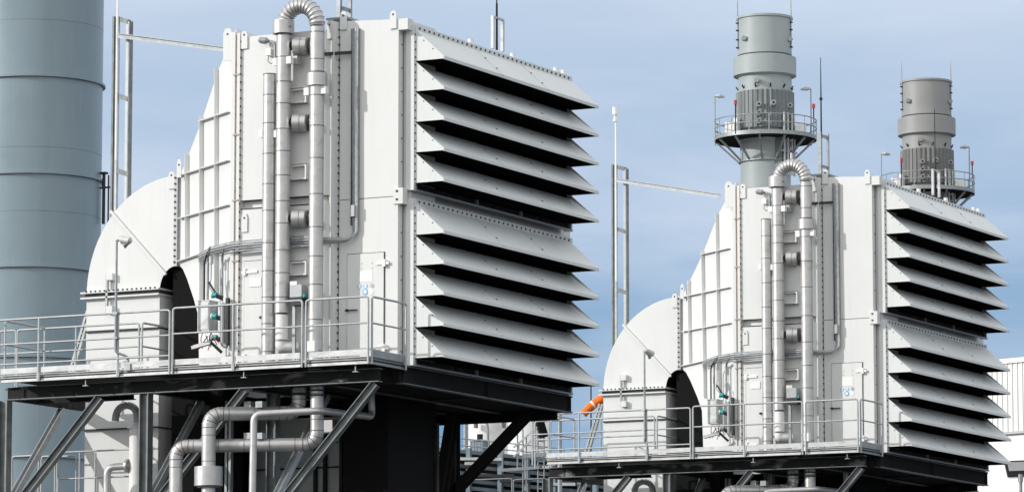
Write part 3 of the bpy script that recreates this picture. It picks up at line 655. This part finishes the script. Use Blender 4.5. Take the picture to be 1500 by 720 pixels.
o_, pts = upipe([(438, 545, -.4), (438, 604, -.4), (306, 606, yu), (305, 760, yu)], yu, .135,
      'upper silver insulated pipe under the left platform, elbowing down into a wide collar', 'silver insulated pipe elbowing along under the right platform')
m = MB(); a = pY(305.5, 683, yu); bq = pY(305.5, 711, yu); m.cyl(a, bq, .275, 26); m.cyl(bq, bq-V((0, 0, .03)), .22, 22, 1); m.build('insulation_collar', ['clad', 'seam'], o_)
m = MB(); p = pY(438, 575, -.55); 
for py in (568, 579): q = pY(438, py, -.4); m.cyl(q, q+V((0, 0, .05)), .165, 20, 0)
m.build('flange_pair', ['bolt'], o_)
for px in (365, 382): q = pY(px, 605, -1.0); MB().box(q.x-.075, q.x+.075, -1.08, -.92, q.z+.11, q.z+.23).build('pipe_clamp', ['galv'], o_)
o_, pts = upipe([(464.5, 545, YPp), (464.5, 650, YPp), (258, 653, yu), (257, 760, yu)], yu, .13,
      'lower silver insulated pipe under the left platform, elbowing down at its left end', 'plain silver insulated pipe dropping through the right platform')
m = MB()
for py in (566, 573, 580): q = pY(464.5, py, YPp); m.cyl(q, q+V((0, 0, .035)), .155, 20, 0)
m.build('flange_pair', ['bolt'], o_)
for px in (365, 382): q = pY(px, 651, -1.15); MB().box(q.x-.075, q.x+.075, -1.23, -1.07, q.z+.11, q.z+.23).build('pipe_clamp', ['galv'], o_)
o_, pts = upipe([(544, 575, 1.2), (545, 610, 1.2), (468, 601, -1.5), (372, 606, -1.95), (369, 760, -1.95)], -1.95, .068,
      'thin grey pipe crossing in front of the silver pipes under the left platform', 'thin grey pipe crossing under the right platform', step=0, elb=.16)

for px in (331, 336.5):
    p = pY(px, 640, .6); MB().box(p.x-.025, p.x+.025, .6, .7, 4, 9.3).build('conduit', ['galv'], SF)
# ---- vessel with gooseneck vent and elbow pipe below the left platform
yv = .15
VS = ut('vent_vessel', 'white upright vessel with bolted lid and curved vent under the left platform', 'white upright vessel with curved vent under the right platform', 'vessel', pY(201, 720, yv), 'vessels under the platforms')
p = pY(201, 625, yv); xv = p.x
m = MB(); m.lathe((xv, yv, 0), [(.155, 5), (.155, p.z-.03), (.20, p.z-.03), (.20, p.z+.0), (.16, p.z+.02), (.06, p.z+.10)], 24); m.bolts((xv-.19, yv-.08, p.z-.02), (xv+.19, yv-.08, p.z-.02), 7, .03, 1); m.build('vessel_shell', ['white', 'bolt'], VS)
m = MB(); m.tube(bend([(xv, yv, p.z+.08), (xv, yv, pY(200, 593, yv).z), (pY(171, 593, yv).x, yv, pY(171, 593, yv).z), (pY(169, 614, yv).x, yv, pY(169, 616, yv).z)], .27, 10), .075, 16); m.build('gooseneck_vent', ['lampgrey'], VS)
m = MB(); q = pY(190, 681, yv-.2); m.tube(bend([(xv-.1, yv-.1, q.z), (pY(157, 681, yv-.2).x, yv-.2, q.z-.02), (pY(157, 760, yv-.2).x, yv-.2, 6.5)], .17, 8), .075, 16); m.cyl((xv-.17, yv-.1, q.z), (xv-.12, yv-.1, q.z), .14, 18, 0); m.build('elbow_pipe', ['clad'], VS)

# ---- lower guard rail
LR = ut('lower_guard_rail', 'low tubular railing below the left platform in front of the blue stack', 'low tubular railing below the right platform', 'railing', pY(150, 720, .0), 'railings below the platforms')
m = MB(); yq = .25
for py in (660, 699): 
    s0 = pY(86, py+2, yq); e0 = pY(190, py-1, yq); m.tube([s0, (e0.x, yq, s0.z)], .018, 8)
m.build('rail', ['rail'], LR)
for px in (86, 117, 140):
    p = pY(px, 662, yq); MB().cyl((p.x, yq, 6.5), (p.x, yq, p.z), .02, 8).build('post', ['rail'], LR)
for px0, px1 in ((18, 57), (61, 81), (84, 112)):
    s0 = pY(px0, 668, yq+.4); e0 = pY(px1, 668, yq+.4); MB().tube(bend([(s0.x, yq+.4, 6.5), (s0.x, yq+.4, s0.z), (e0.x, yq+.4, s0.z), (e0.x, yq+.4, 6.5)], .06, 5), .02, 8).build('hoop_rail', ['rail'], LR)

# ---- pale enclosure behind the braces
p = pY(424, 640, 2.7); q = pY(503, 640, 2.7); r_ = pY(440, 612, 2.7)
EN = ut('enclosure', 'pale grey green panelled enclosure behind the braces under the left platform', 'pale grey green panelled enclosure behind the braces under the right platform', 'enclosure', (p.x, 2.7, 0), 'enclosures behind the platforms')
MB().box(p.x-.9, q.x+.1, 2.7, 3.19, 0, r_.z).build('wall_panel', ['encl'], EN)
for px in (462, 476, 500): 
    s0 = pY(px, 700, 2.64); MB().box(s0.x-.03, s0.x+.03, 2.6, 2.69, 4, r_.z-.1).build('panel_post', ['dark'], EN)
MB().box(p.x-.9, q.x+.1, 2.65, 2.69, pY(450, 650, 2.7).z, pY(450, 648, 2.7).z).box(p.x-.9, q.x+.1, 2.65, 2.69, pY(450, 686, 2.7).z, pY(450, 684, 2.7).z).build('panel_rail', ['dark'], EN)
s0 = pY(474, 625, 2.3); MB().box(s0.x-.14, s0.x+.2, 2.3, 2.5, s0.z-.12, s0.z+.14).build('sign_board', ['white'], EN)

# ---- second unit: copies one bay further along the row
for o, lab2 in UNIT:
    c = copy_tree(o); c.location = V(o.location)+V((0, Dy, 0)); c['label'] = lab2
    if o is LP: c.rotation_euler.z = PI*.42

# ------------------------------------------------------------------ far stacks
STK = pD(1121, 185, 231); SX, SYy = STK.x, STK.y
def zs(py): return pD(1121, py, 231).z
ST = thing('exhaust_stack', 'blue grey exhaust stack with ring platform, taller looking of the two thin stacks', 'chimney', (SX, SYy, 0), 'thin exhaust stacks with ring platforms')
C0_ = (SX, SYy, 0)
zr_ = zs(26)
MB().lathe(C0_, [(1.38, 2), (1.38, zs(236)), (1.38, zs(233)), (1.40, zs(190))], 48).build('lower_shaft', ['stackg'], ST)
m = MB(); nf = 144
def flut(j): return 1.575+(.03 if (j//2) % 2 else -.03)
A = [V((SX+flut(j)*math.cos(2*PI*j/nf), SYy+flut(j)*math.sin(2*PI*j/nf), zs(192))) for j in range(nf)]; B = [V((v.x, v.y, zs(136))) for v in A]
m._add(A+B, [(j, (j+1) % nf, nf+(j+1) % nf, nf+j) for j in range(nf)]); m._add(B, [tuple(range(nf))]); m.build('ribbed_sheathing', ['sheath'], ST)
MB().lathe(C0_, [(1.47, zs(136)), (1.47, zs(108))], 48).build('neck', ['stackg'], ST)
MB().lathe(C0_, [(1.50, zs(113)), (1.73, zs(111)), (1.73, zs(84)), (1.50, zs(82))], 48).build('collar', ['stackg'], ST)
m = MB(); m.lathe(C0_, [(1.49, zs(82)), (1.49, zr_), (1.56, zr_), (1.56, zr_+.12), (1.40, zr_+.12)], 48)
m.lathe(C0_, [(1.505, zs(81.5)), (1.505, zs(80))], 48, 1); m.build('upper_shaft', ['stackg', 'gap'], ST)
zd = zs(205.5)
m = MB(); m.lathe(C0_, [(1.45, zd-.06, 1), (2.80, zd-.06, 0), (2.82, zd-.06, 0), (2.82, zd+.16, 0), (2.78, zd+.16, 0), (2.78, zd, 0), (1.45, zd, 0)], 64, 0, False); m.build('ring_deck', ['galv', 'soffit'], ST)
zt2 = zs(177.5)
for zz in (zt2, (zt2+zd+.16)/2):
    ro = MB().tube([V((SX+2.8*math.cos(2*PI*j/64), SYy+2.8*math.sin(2*PI*j/64), zz)) for j in range(65)], .03, 6).build('guard_rail', ['galv'], ST)
for j in range(16):
    a_ = 2*PI*j/16+.1; MB().cyl((SX+2.8*math.cos(a_), SYy+2.8*math.sin(a_), zd), (SX+2.8*math.cos(a_), SYy+2.8*math.sin(a_), zt2), .03, 6).build('rail_post', ['galv'], ro)
for j in range(12):
    a_ = 2*PI*j/12+.3; MB().bar((SX+1.40*math.cos(a_), SYy+1.40*math.sin(a_), zs(240)), (SX+2.7*math.cos(a_), SYy+2.7*math.sin(a_), zd-.08), .10, .10).build('bracket', ['galv'], ST)
MB().lathe(C0_, [(1.40, zs(240)), (1.50, zs(240)), (1.50, zs(238)), (1.40, zs(238))], 48, 0, False).build('support_ring', ['galv'], ST)
tc_ = V((sy, -cy, 0)); rc_ = V((cy, sy, 0))     # towards / across the viewer's side of the stack
def onstk(rr, du, zz):                            # a point on the shaft, du metres across
    dd = math.sqrt(max(0, rr*rr-du*du)); q_ = V((SX, SYy, 0))+rc_*du+tc_*dd; q_.z = zz; return q_
for du in (-1.5, 1.42):
    q_ = onstk(1.53, du, 0); MB().tube([(q_.x, q_.y, zs(70)), (q_.x, q_.y, zs(18)), (q_.x, q_.y, zs(2)), (q_.x, q_.y, zs(-9))], [.05, .04, .03, .012], 8).build('lightning_rod', ['cableg'], ST)
    for py in (33, 44, 58, 70): q2_ = onstk(1.53, du, zs(py)); MB().box(q2_.x-.08, q2_.x+.08, q2_.y-.08, q2_.y+.08, q2_.z, q2_.z+.06).build('rod_clip', ['dark'], ST)
for du, py in ((-1.2, 58), (1.35, 58), (-.55, 123)):
    q_ = onstk(1.45, du, zs(py)); MB().cyl(q_, q_+tc_*.35, .13, 12).build('test_port', ['stackg'], ST)
for du, py in ((-.45, 159), (-.45, 172), (-.45, 184), (.35, 157), (1.3, 158)):
    q_ = onstk(1.5, du, zs(py)); m = MB(); m.cyl(q_, q_+tc_*.35, .15, 14, 0); m.cyl(q_+tc_*.35, q_+tc_*.42, .06, 12, 1); m.build('test_port', ['stackg', 'dark'], ST)
for k in range(7):
    a_ = -2.6+k*.55; q_ = V((SX+1.48*math.cos(a_), SYy+1.48*math.sin(a_), zs(132))); MB().bar(q_, q_+V((math.cos(a_)*.12, math.sin(a_)*.12, .18)), .06, .06).build('bracket', ['dark'], ST)
for du, w_, h_, dep in ((-1.95, .55, .7, .3), (1.9, .5, .6, .3), (-1.6, .2, .9, .4)):
    q_ = V((SX, SYy, zd))+rc_*du+tc_*.9; MB().box(q_.x-w_/2, q_.x+w_/2, q_.y-dep/2, q_.y+dep/2, zd+.15, zd+.15+h_).build('analyser_cabinet', ['white'], ST)
for du in (.95, 1.15, 1.4, 1.6):
    q_ = onstk(1.62, min(du, 1.55), 0)+tc_*.15; MB().cyl((q_.x, q_.y, zs(262)), (q_.x, q_.y, zs(170)), .06, 8).build('riser_conduit', ['galvl'], ST)
MB().bar(onstk(1.75, .8, zs(227)), onstk(1.75, 1.7, zs(227)), .08, .1).build('conduit_clamp', ['galvl'], ST)
q_ = onstk(1.39, .5, 0); MB().box(q_.x-.35, q_.x+.35, q_.y-.05, q_.y+.3, 2, zs(200)).build('cable_duct', ['sheath'], ST)
for du, f_ in ((-2.78, 1), (2.5, -1)):
    q_ = V((SX, SYy, 0))+rc_*du+tc_*.3; m = MB(); top_ = zs(141 if f_ > 0 else 130); m.cyl((q_.x, q_.y, zs(215)), (q_.x, q_.y, top_), .035, 8); m.tube([V((q_.x, q_.y, top_)), V((q_.x, q_.y, top_))+rc_*(f_*.25), V((q_.x, q_.y, top_-.05))+rc_*(f_*.55)], [.05, .12, .05], 10, 1); m.build('platform_lamp', ['galv', 'galvl'], ST)
for du in (-1.75, 2.6):
    q_ = V((SX, SYy, 0))+rc_*du+tc_*(2.2 if du < 0 else .9); z0_ = zs(162); m = MB(); m.cyl((q_.x, q_.y, zd), (q_.x, q_.y, z0_), .035, 8, 1); m.cyl((q_.x, q_.y, z0_), (q_.x, q_.y, z0_+.24), .085, 12, 0); m.build('warning_light', ['red', 'dark'], ST)
ST2 = copy_tree(ST); ST2.location = V(ST.location)+V((0, Dy, 0)); ST2['label'] = 'warm grey exhaust stack with ring platform, rightmost and partly behind the right intake roof'
def recol(o):
    for ch in o.children:
        if ch.type == 'MESH':
            names = [mm.name for mm in ch.data.materials]
            if any(n_ in ('grey_stack_paint', 'dark_ribbed_sheathing') for n_ in names):
                ch.data = ch.data.copy()
                for i, n_ in enumerate(names):
                    if n_ == 'grey_stack_paint': ch.data.materials[i] = M['stackw']
                    if n_ == 'dark_ribbed_sheathing': ch.data.materials[i] = M['sheathw']
        recol(ch)
recol(ST2)

# ------------------------------------------------------------------ big left stack
D3 = 150.; c3 = pD(50, 300, D3); r3_ = 98/F*D3
zz3 = lambda py: pD(50, py, D3).z
BS = thing('large_stack', 'huge blue grey round stack with ring bands, cut by the left edge', 'chimney', (c3.x, c3.y, 0))
m = MB(); edges = sorted([0, zz3(678), zz3(533), zz3(402), zz3(265), zz3(122), zz3(-40), zz3(-180)])
prof = []
for i in range(len(edges)-1):
    prof += [(r3_, edges[i]), (r3_, edges[i+1])]
m.lathe((c3.x, c3.y, 0), prof, 96)
for py in (40, 228, 322): m.lathe((c3.x, c3.y, 0), [(r3_+.003, zz3(py)), (r3_+.003, zz3(py)+.02)], 96, 1, False)
m.build('stack_shell', ['stackb', 'sheath'], BS)
for e in edges[1:-1]: MB().lathe((c3.x, c3.y, 0), [(r3_, e-.05), (r3_+.10, e-.05), (r3_+.10, e+.03), (r3_, e+.03)], 96, 0, False).build('ring_band', ['stackb'], BS)
q_ = V((c3.x, c3.y, 0))+rc_*(r3_+.12)+tc_*.3
m = MB(); m.box(q_.x-.12, q_.x+.12, q_.y-.1, q_.y+.1, zz3(256), zz3(253)); m.cyl((q_.x, q_.y, zz3(330)), (q_.x, q_.y, zz3(256)), .06, 8); m.cyl((q_.x+.2, q_.y, zz3(330)), (q_.x+.2, q_.y, zz3(258)), .03, 8); m.bar((q_.x-.2, q_.y, zz3(276)), (q_.x+.3, q_.y, zz3(276)), .06, .06); m.build('sampling_probe', ['cable'], BS)

# ------------------------------------------------------------------ far process area between the units
Dp = 150.
def far(px, py, D=Dp): return pD(px, py, D)
def fbar(m, a_, b_, w_, D=Dp, mm=0): return m.bar(far(*a_, D), far(*b_, D), w_, w_, mm)
PR = thing('pipe_rack', 'distant steel rack of many stacked horizontal beams seen between the two platforms', 'pipe rack', far(760, 760), None)
pyt = lambda px: 657+(px-640)*.10
for k in range(9):
    s0 = pyt(640)+k*10.5; m = MB(); a_, b_ = far(636, s0+ (0)), far(885, s0+24); m.box; m.bar(a_, b_, .30, .13); m.build('beam', ['rack'], PR)
for px in (652, 687, 733, 772, 812, 850, 872):
    m = MB(); a_ = far(px, pyt(px)-6, Dp-.3); m.bar(V((a_.x, a_.y, 0)), a_, .16, .16, 0, (0, 1, 0)); m.build('column', ['rack'], PR)
a_, b_ = far(640, pyt(640)+3, Dp+.8), far(885, pyt(885)+3, Dp+.8)
m = MB(); m._add([V((a_.x, a_.y, 0)), V((b_.x, b_.y, 0)), b_, a_, V((a_.x, a_.y, 0))+tc_*-1, V((b_.x, b_.y, 0))+tc_*-1, b_+tc_*-1, a_+tc_*-1], [(0, 1, 2, 3), (7, 6, 5, 4), (0, 4, 5, 1), (3, 2, 6, 7), (0, 3, 7, 4), (1, 5, 6, 2)]); m.build('dark_cladding', ['black'], PR)
m = MB()
for dy in (-9, -19): m.tube([far(640, pyt(640)+dy), far(885, pyt(885)+dy)], .025, 6)
po = m.build('guard_rail', ['galv'], PR)
for px in range(650, 880, 22): MB().tube([far(px, pyt(px)), far(px, pyt(px)-19)], .025, 6).build('rail_post', ['galv'], po)
for k in range(16):
    px = random.uniform(645, 880); m = MB(); a_ = far(px, pyt(px)+random.uniform(8, 60), Dp-.5); m.bar(a_, a_+rc_*random.uniform(.3, 1.2), .1, .1); m.build('fitting', ['galvl' if k % 2 else 'cable'], PR)
# white vessel behind
Dv = 175.; cv = far(715, 640, Dv); k_ = Dv/F
TV = thing('storage_vessel', 'white round vessel with dark conical rim far behind between the units', 'vessel', (cv.x, cv.y, 0))
MB().lathe((cv.x, cv.y, 0), [(29*k_, 0), (29*k_, far(715, 614, Dv).z)], 40).build('vessel_shell', ['white'], TV)
m = MB(); zt_ = far(715, 613, Dv).z; m.lathe((cv.x, cv.y, 0), [(29*k_, zt_-.02), (34*k_, zt_+.1), (34*k_, zt_+.17), (10*k_, zt_+.35)], 40); m.build('rim', ['sheath'], TV)
for px in (697, 738): q_ = far(px, 622, Dv-29*k_-.05); MB().box(q_.x-.05, q_.x+.05, q_.y-.1, q_.y+.1, q_.z-.12, q_.z+.1).build('nozzle', ['seam'], TV)
m = MB(); q_ = [far(700, 603, Dv-1.2), far(714, 617, Dv-1.2), far(716, 665, Dv-1.2)]; m.tube(bend(q_, .25, 5), .055, 8); m.build('overflow_pipe', ['lampgrey'], TV)
Dc = 165.
q_ = far(703, 668, Dc); m = MB(); m.box(q_.x-.28, q_.x+.28, q_.y-.3, q_.y+.3, 12, far(703, 646, Dc).z, 0)
for i in (-.14, .0, .14): m.box(q_.x+i-.012, q_.x+i+.012, q_.y-.315, q_.y-.3, far(703, 668, Dc).z, far(703, 648, Dc).z, 1)
m.box(q_.x-.32, q_.x+.32, q_.y-.34, q_.y+.34, far(703, 646, Dc).z, far(703, 644, Dc).z, 1); m.cyl((q_.x, q_.y, far(703, 645, Dc).z), (q_.x, q_.y, far(703, 635, Dc).z), .12, 10, 2)
single(m, 'equipment_cabinet', ['rack', 'lampgrey', 'dark'], 'grey ribbed cabinet with a stub on top in front of the white vessel', 'cabinet', (q_.x, q_.y, 12))
q_ = far(682, 660, Dv-8); m = MB(); m.cyl((q_.x, q_.y, 0), (q_.x, q_.y, far(682, 600, Dv-8).z), .10, 10); m.cyl((q_.x, q_.y, q_.z), (q_.x, q_.y, q_.z+.1), .2, 10)
single(m, 'vent_pipe', ['galv'], 'grey upright vent pipe just left of the white vessel', 'pipe', (q_.x, q_.y, 0))
q_ = far(798, 700, 140); m = MB(); m.cyl((q_.x, q_.y, 0), (q_.x, q_.y, far(798, 585, 140).z), .055, 10); m.cyl((q_.x, q_.y, 0), (q_.x, q_.y, 3), .09, 10)
Dl = 125.
# second vessel, right of the diagonal brace
cv2 = far(772, 640, Dv+6); MBv = MB(); MBv.lathe((cv2.x, cv2.y, 0), [(.9, 0), (.9, far(770, 592, Dv).z), (.5, far(770, 588, Dv).z)], 30)
single(MBv, 'storage_vessel', ['white'], 'white vessel mostly hidden behind the dark diagonal brace and ladder cage', 'vessel', (cv2.x, cv2.y, 0))
for px, lab in ((820, 'tall plain grey pole standing left of the windsock'),):
    q_ = far(px, 700, 140); m = MB(); m.cyl((q_.x, q_.y, 0), (q_.x, q_.y, far(px, 565, 140).z), .075, 12); m.cyl((q_.x, q_.y, 0), (q_.x, q_.y, 1), .12, 12)
    single(m, 'pole', ['galv'], lab, 'pole', (q_.x, q_.y, 0))
# caged access ladder at the left end of the right platform
CG = thing('access_ladder', 'tubular steel access ladder and hoop rails at the left end of the right platform', 'ladder', far(775, 760, Dl))
for px, t_ in ((766, 628), (771, 640), (788, 612), (797, 606)):
    m = MB(); m.tube([far(px, 735, Dl), far(px, t_, Dl)], .022, 8); m.build('ladder_rail', ['galv'], CG)
for k in range(10):
    m = MB(); y_ = 735-k*10; m.tube([far(788, y_, Dl), far(797, y_+1, Dl)], .018, 8); m.build('rung', ['galv'], CG)
for a_, b_, c_, d__ in (((736, 690), (736, 640), (758, 622), (758, 690)), ((758, 665), (758, 600), (783, 597), (783, 660)), ((668, 740), (668, 703), (750, 700), (750, 740)), ((752, 740), (752, 702), (800, 700), (800, 740))):
    m = MB(); m.tube(bend([far(*a_, Dl), far(*b_, Dl), far(*c_, Dl), far(*d__, Dl)], .08, 5), .022, 8); m.build('hoop_rail', ['galv'], CG)
m = MB(); fbar(m, (734, 688), (790, 684), .09, Dl); fbar(m, (765, 668), (800, 665), .12, Dl); m.build('landing', ['galv'], CG)
m = MB(); fbar(m, (752, 668), (800, 625), .05, Dl, 0); fbar(m, (752, 655), (795, 618), .05, Dl, 0); fbar(m, (785, 600), (797, 640), .22, Dl, 1); m.build('stair_stringer', ['galvl', 'black'], CG)
# windsock
Dw = 128.
WS = thing('windsock', 'orange and white windsock drooping beside the right white duct', 'windsock', far(867, 700, Dw))
q_ = far(866, 700, Dw); MB().cyl((q_.x, q_.y, 0), (q_.x, q_.y, far(866, 560, Dw).z), .022, 8).build('pole', ['dark'], WS)
a_, b_ = far(884, 582, Dw), far(854, 606, Dw); n_ = 7
for k in range(3):
    t0, t1 = (0, .45, .53)[k], (.45, .53, 1.0)[k]
    R0 = .30-.13*t0; m = MB(); m.tube([a_.lerp(b_, t0+(t1-t0)*i/4)+V((0, 0, .04*math.sin(PI*(t0+(t1-t0)*i/4)))) for i in range(5)], [.15-.03*(t0+(t1-t0)*i/4)+.008*math.sin(i*2.1) for i in range(5)], 16); m.build('sleeve_band', ['orange' if k != 1 else 'white'], WS)

# ------------------------------------------------------------------ white hall at far right, floodlight
Dh = 190.
HL = thing('white_hall', 'large white metal clad hall behind the right intake house at the photo edge', 'building', far(1450, 800, Dh))
hd_ = (far(1500, 530, Dh)-far(1440, 545, Dh*1.009)); hd_.z = 0; hd_.normalize()
hn = V((hd_.y, -hd_.x, 0))
o0 = far(1500, 530, Dh); o0.z = 0; z_t, z_m = far(1500, 530, Dh).z, far(1500, 635, Dh).z
A_, B_ = o0-hd_*16, o0+hd_*20
def slab(m, s_, e_, z0, z1, th, mm=0, off=0):
    s_, e_ = s_+hn*off, e_+hn*off
    vs = [V((p.x, p.y, z)) for z in (z0, z1) for p in (s_, e_, e_-hn*th, s_-hn*th)]
    return m._add(vs, [(0, 1, 5, 4), (1, 2, 6, 5), (2, 3, 7, 6), (3, 0, 4, 7), (0, 3, 2, 1), (4, 5, 6, 7)], mm)
slab(MB(), A_, B_, 0, z_m, 30).build('lower_wall', ['wallw'], HL)
m = MB(); slab(m, A_+hd_*0, B_, z_m+.12, z_t, 30, 0, .05); L_ = (B_-A_).length; k = 0
while k*.30 < L_: slab(m, A_+hd_*(k*.30), A_+hd_*(k*.30+.06), z_m+.12, z_t-.02, .06, 0, .11); k += 1
m.build('ribbed_wall', ['wallw'], HL)
slab(MB(), A_-hd_*.1, B_, z_m, z_m+.118, .2, 0, .16).build('drip_sill', ['lampgrey'], HL)
slab(MB(), A_-hd_*.1, B_, z_t+.005, z_t+.22, 30, 0, .16).build('roof_edge', ['wallw'], HL)
Df = 120.
FL = thing('floodlight', 'square black floodlight on a thin mast at the lower right edge', 'floodlight', far(1496, 760, Df))
q_ = far(1495, 700, Df); MB().cyl((q_.x, q_.y, 0), (q_.x, q_.y, q_.z), .05, 10).cyl((q_.x, q_.y, q_.z-.1), (q_.x, q_.y, q_.z+.12), .075, 10).build('mast', ['galv'], FL)
cn = far(1489.5, 685, Df); hu = (rc_-tc_*.25+V((0, 0, .06))).normalized(); hv = (V((0, 0, 1))-rc_*.25+tc_*.1); hv = (hv-hu*hv.dot(hu)).normalized()-hu*.18
hnm = hu.cross(hv).normalized(); hnm = hnm if hnm.dot(tc_) > 0 else -hnm
def plate(c, w_, h0, h1, t0, t1):
    cs = [c+hu*i+hv*j for i, j in ((-w_, h0), (w_, h0), (w_, h1), (-w_, h1))]; return MB().prism([v+hnm*t1 for v in cs], [v+hnm*t0 for v in cs])
plate(cn, .30, -.25, .22, -.12, .0).build('lamp_housing', ['cable'], FL)
plate(cn, .25, -.07, .18, .002, .012).build('lamp_glass', ['paint2'], FL)
plate(cn, .28, -.285, -.255, -.12, .02).build('lamp_rim', ['white'], FL)

# ------------------------------------------------------------------ ground
g = MB(); S = 6000; g._add([(-S, -S, 0), (S, -S, 0), (S, S, 0), (-S, S, 0)], [(0, 1, 2, 3)]); structure(g, 'ground', ['ground'])

# ------------------------------------------------------------------ light
AZ, EL = math.radians(47), math.radians(21)
sd = V((-math.sin(AZ)*math.cos(EL), -math.cos(AZ)*math.cos(EL), math.sin(EL)))
sl = bpy.data.lights.new('sun', 'SUN'); sl.energy = 2.95; sl.angle = math.radians(.5); sl.color = (1, .975, .94)
so = bpy.data.objects.new('sun', sl); COL.objects.link(so); so.rotation_euler = (-sd).to_track_quat('-Z', 'Y').to_euler()
w = bpy.data.worlds.new('World'); scene.world = w; w.use_nodes = True
nt = w.node_tree; N = nt.nodes; L = nt.links
bg = N['Background']; bg.inputs['Strength'].default_value = .10
sk = N.new('ShaderNodeTexSky'); sk.sky_type = 'NISHITA'; sk.sun_disc = False; sk.sun_elevation = EL; sk.sun_rotation = math.atan2(sd.x, sd.y)
sk.air_density = 1.0; sk.dust_density = 1.0; sk.ozone_density = 1.5
tc = N.new('ShaderNodeTexCoord'); mp = N.new('ShaderNodeMapping'); mp.inputs['Scale'].default_value = (5, 5, 22); mp.inputs['Location'].default_value = (.3, .9, .35)
mp.inputs['Rotation'].default_value = (0, .08, 0)
L.new(tc.outputs['Generated'], mp.inputs['Vector'])
no = N.new('ShaderNodeTexNoise'); no.inputs['Scale'].default_value = 1.3; no.inputs['Detail'].default_value = 7; no.inputs['Roughness'].default_value = .52; no.inputs['Distortion'].default_value = .3
L.new(mp.outputs[0], no.inputs['Vector'])
sx = N.new('ShaderNodeSeparateXYZ'); L.new(tc.outputs['Generated'], sx.inputs[0])
hz = N.new('ShaderNodeValToRGB'); cr = hz.color_ramp                          # hazy air and high cloud by height above the horizon (x10: strength is 0.1)
stops = [(.0, (.20, .33, .50)), (.085, (.17, .36, .61)), (.13, (.34, .50, .73)), (.178, (.56, .68, .86)), (.28, (.80, .88, 1.0)), (.55, (1.0, 1.0, 1.0))]
while len(cr.elements) < len(stops): cr.elements.new(.5)
for e, (p_, c_) in zip(cr.elements, stops): e.position = p_; e.color = c_+(1,)
L.new(sx.outputs['Z'], hz.inputs['Fac'])
up_ = N.new('ShaderNodeMapRange'); up_.inputs['From Min'].default_value = .2; up_.inputs['From Max'].default_value = .6; up_.inputs['To Min'].default_value = 10; up_.inputs['To Max'].default_value = 11.5
L.new(sx.outputs['Z'], up_.inputs['Value'])
sc_ = N.new('ShaderNodeVectorMath'); sc_.operation = 'SCALE'; L.new(hz.outputs['Color'], sc_.inputs[0]); L.new(up_.outputs[0], sc_.inputs['Scale'])
m1 = N.new('ShaderNodeMix'); m1.data_type = 'RGBA'; m1.inputs['Factor'].default_value = .85; L.new(sk.outputs[0], m1.inputs['A']); L.new(sc_.outputs[0], m1.inputs['B'])
rp = N.new('ShaderNodeValToRGB'); rp.color_ramp.elements[0].position = .42; rp.color_ramp.elements[1].position = .70
rp.color_ramp.elements[0].color = (.0, .0, .0, 1); rp.color_ramp.elements[1].color = (.65, .65, .65, 1)
L.new(no.outputs['Fac'], rp.inputs['Fac'])
mx = N.new('ShaderNodeMix'); mx.data_type = 'RGBA'; L.new(rp.outputs['Color'], mx.inputs['Factor']); L.new(m1.outputs['Result'], mx.inputs['A']); mx.inputs['B'].default_value = (7.2, 8.0, 9.3, 1)
# unseen bright bank added to the sky behind the viewer, filling shaded faces
dt = N.new('ShaderNodeVectorMath'); dt.operation = 'DOT_PRODUCT'; dt.inputs[1].default_value = (.12, -.98, .12); L.new(tc.outputs['Generated'], dt.inputs[0])
bk = N.new('ShaderNodeMapRange'); bk.interpolation_type = 'SMOOTHSTEP'; bk.inputs['From Min'].default_value = -.25; bk.inputs['From Max'].default_value = .75; L.new(dt.outputs['Value'], bk.inputs['Value'])
m2 = N.new('ShaderNodeMix'); m2.data_type = 'RGBA'; L.new(bk.outputs[0], m2.inputs['Factor']); L.new(mx.outputs['Result'], m2.inputs['A']); m2.inputs['B'].default_value = (12.4, 12.5, 12.5, 1)
L.new(m2.outputs['Result'], bg.inputs['Color'])
vs_ = scene.view_settings; vs_.view_transform = 'Standard'; vs_.look = 'None'; vs_.exposure = 0; vs_.gamma = 1; vs_.use_curve_mapping = False
scene.cycles.max_bounces = 6; scene.cycles.use_denoising = True
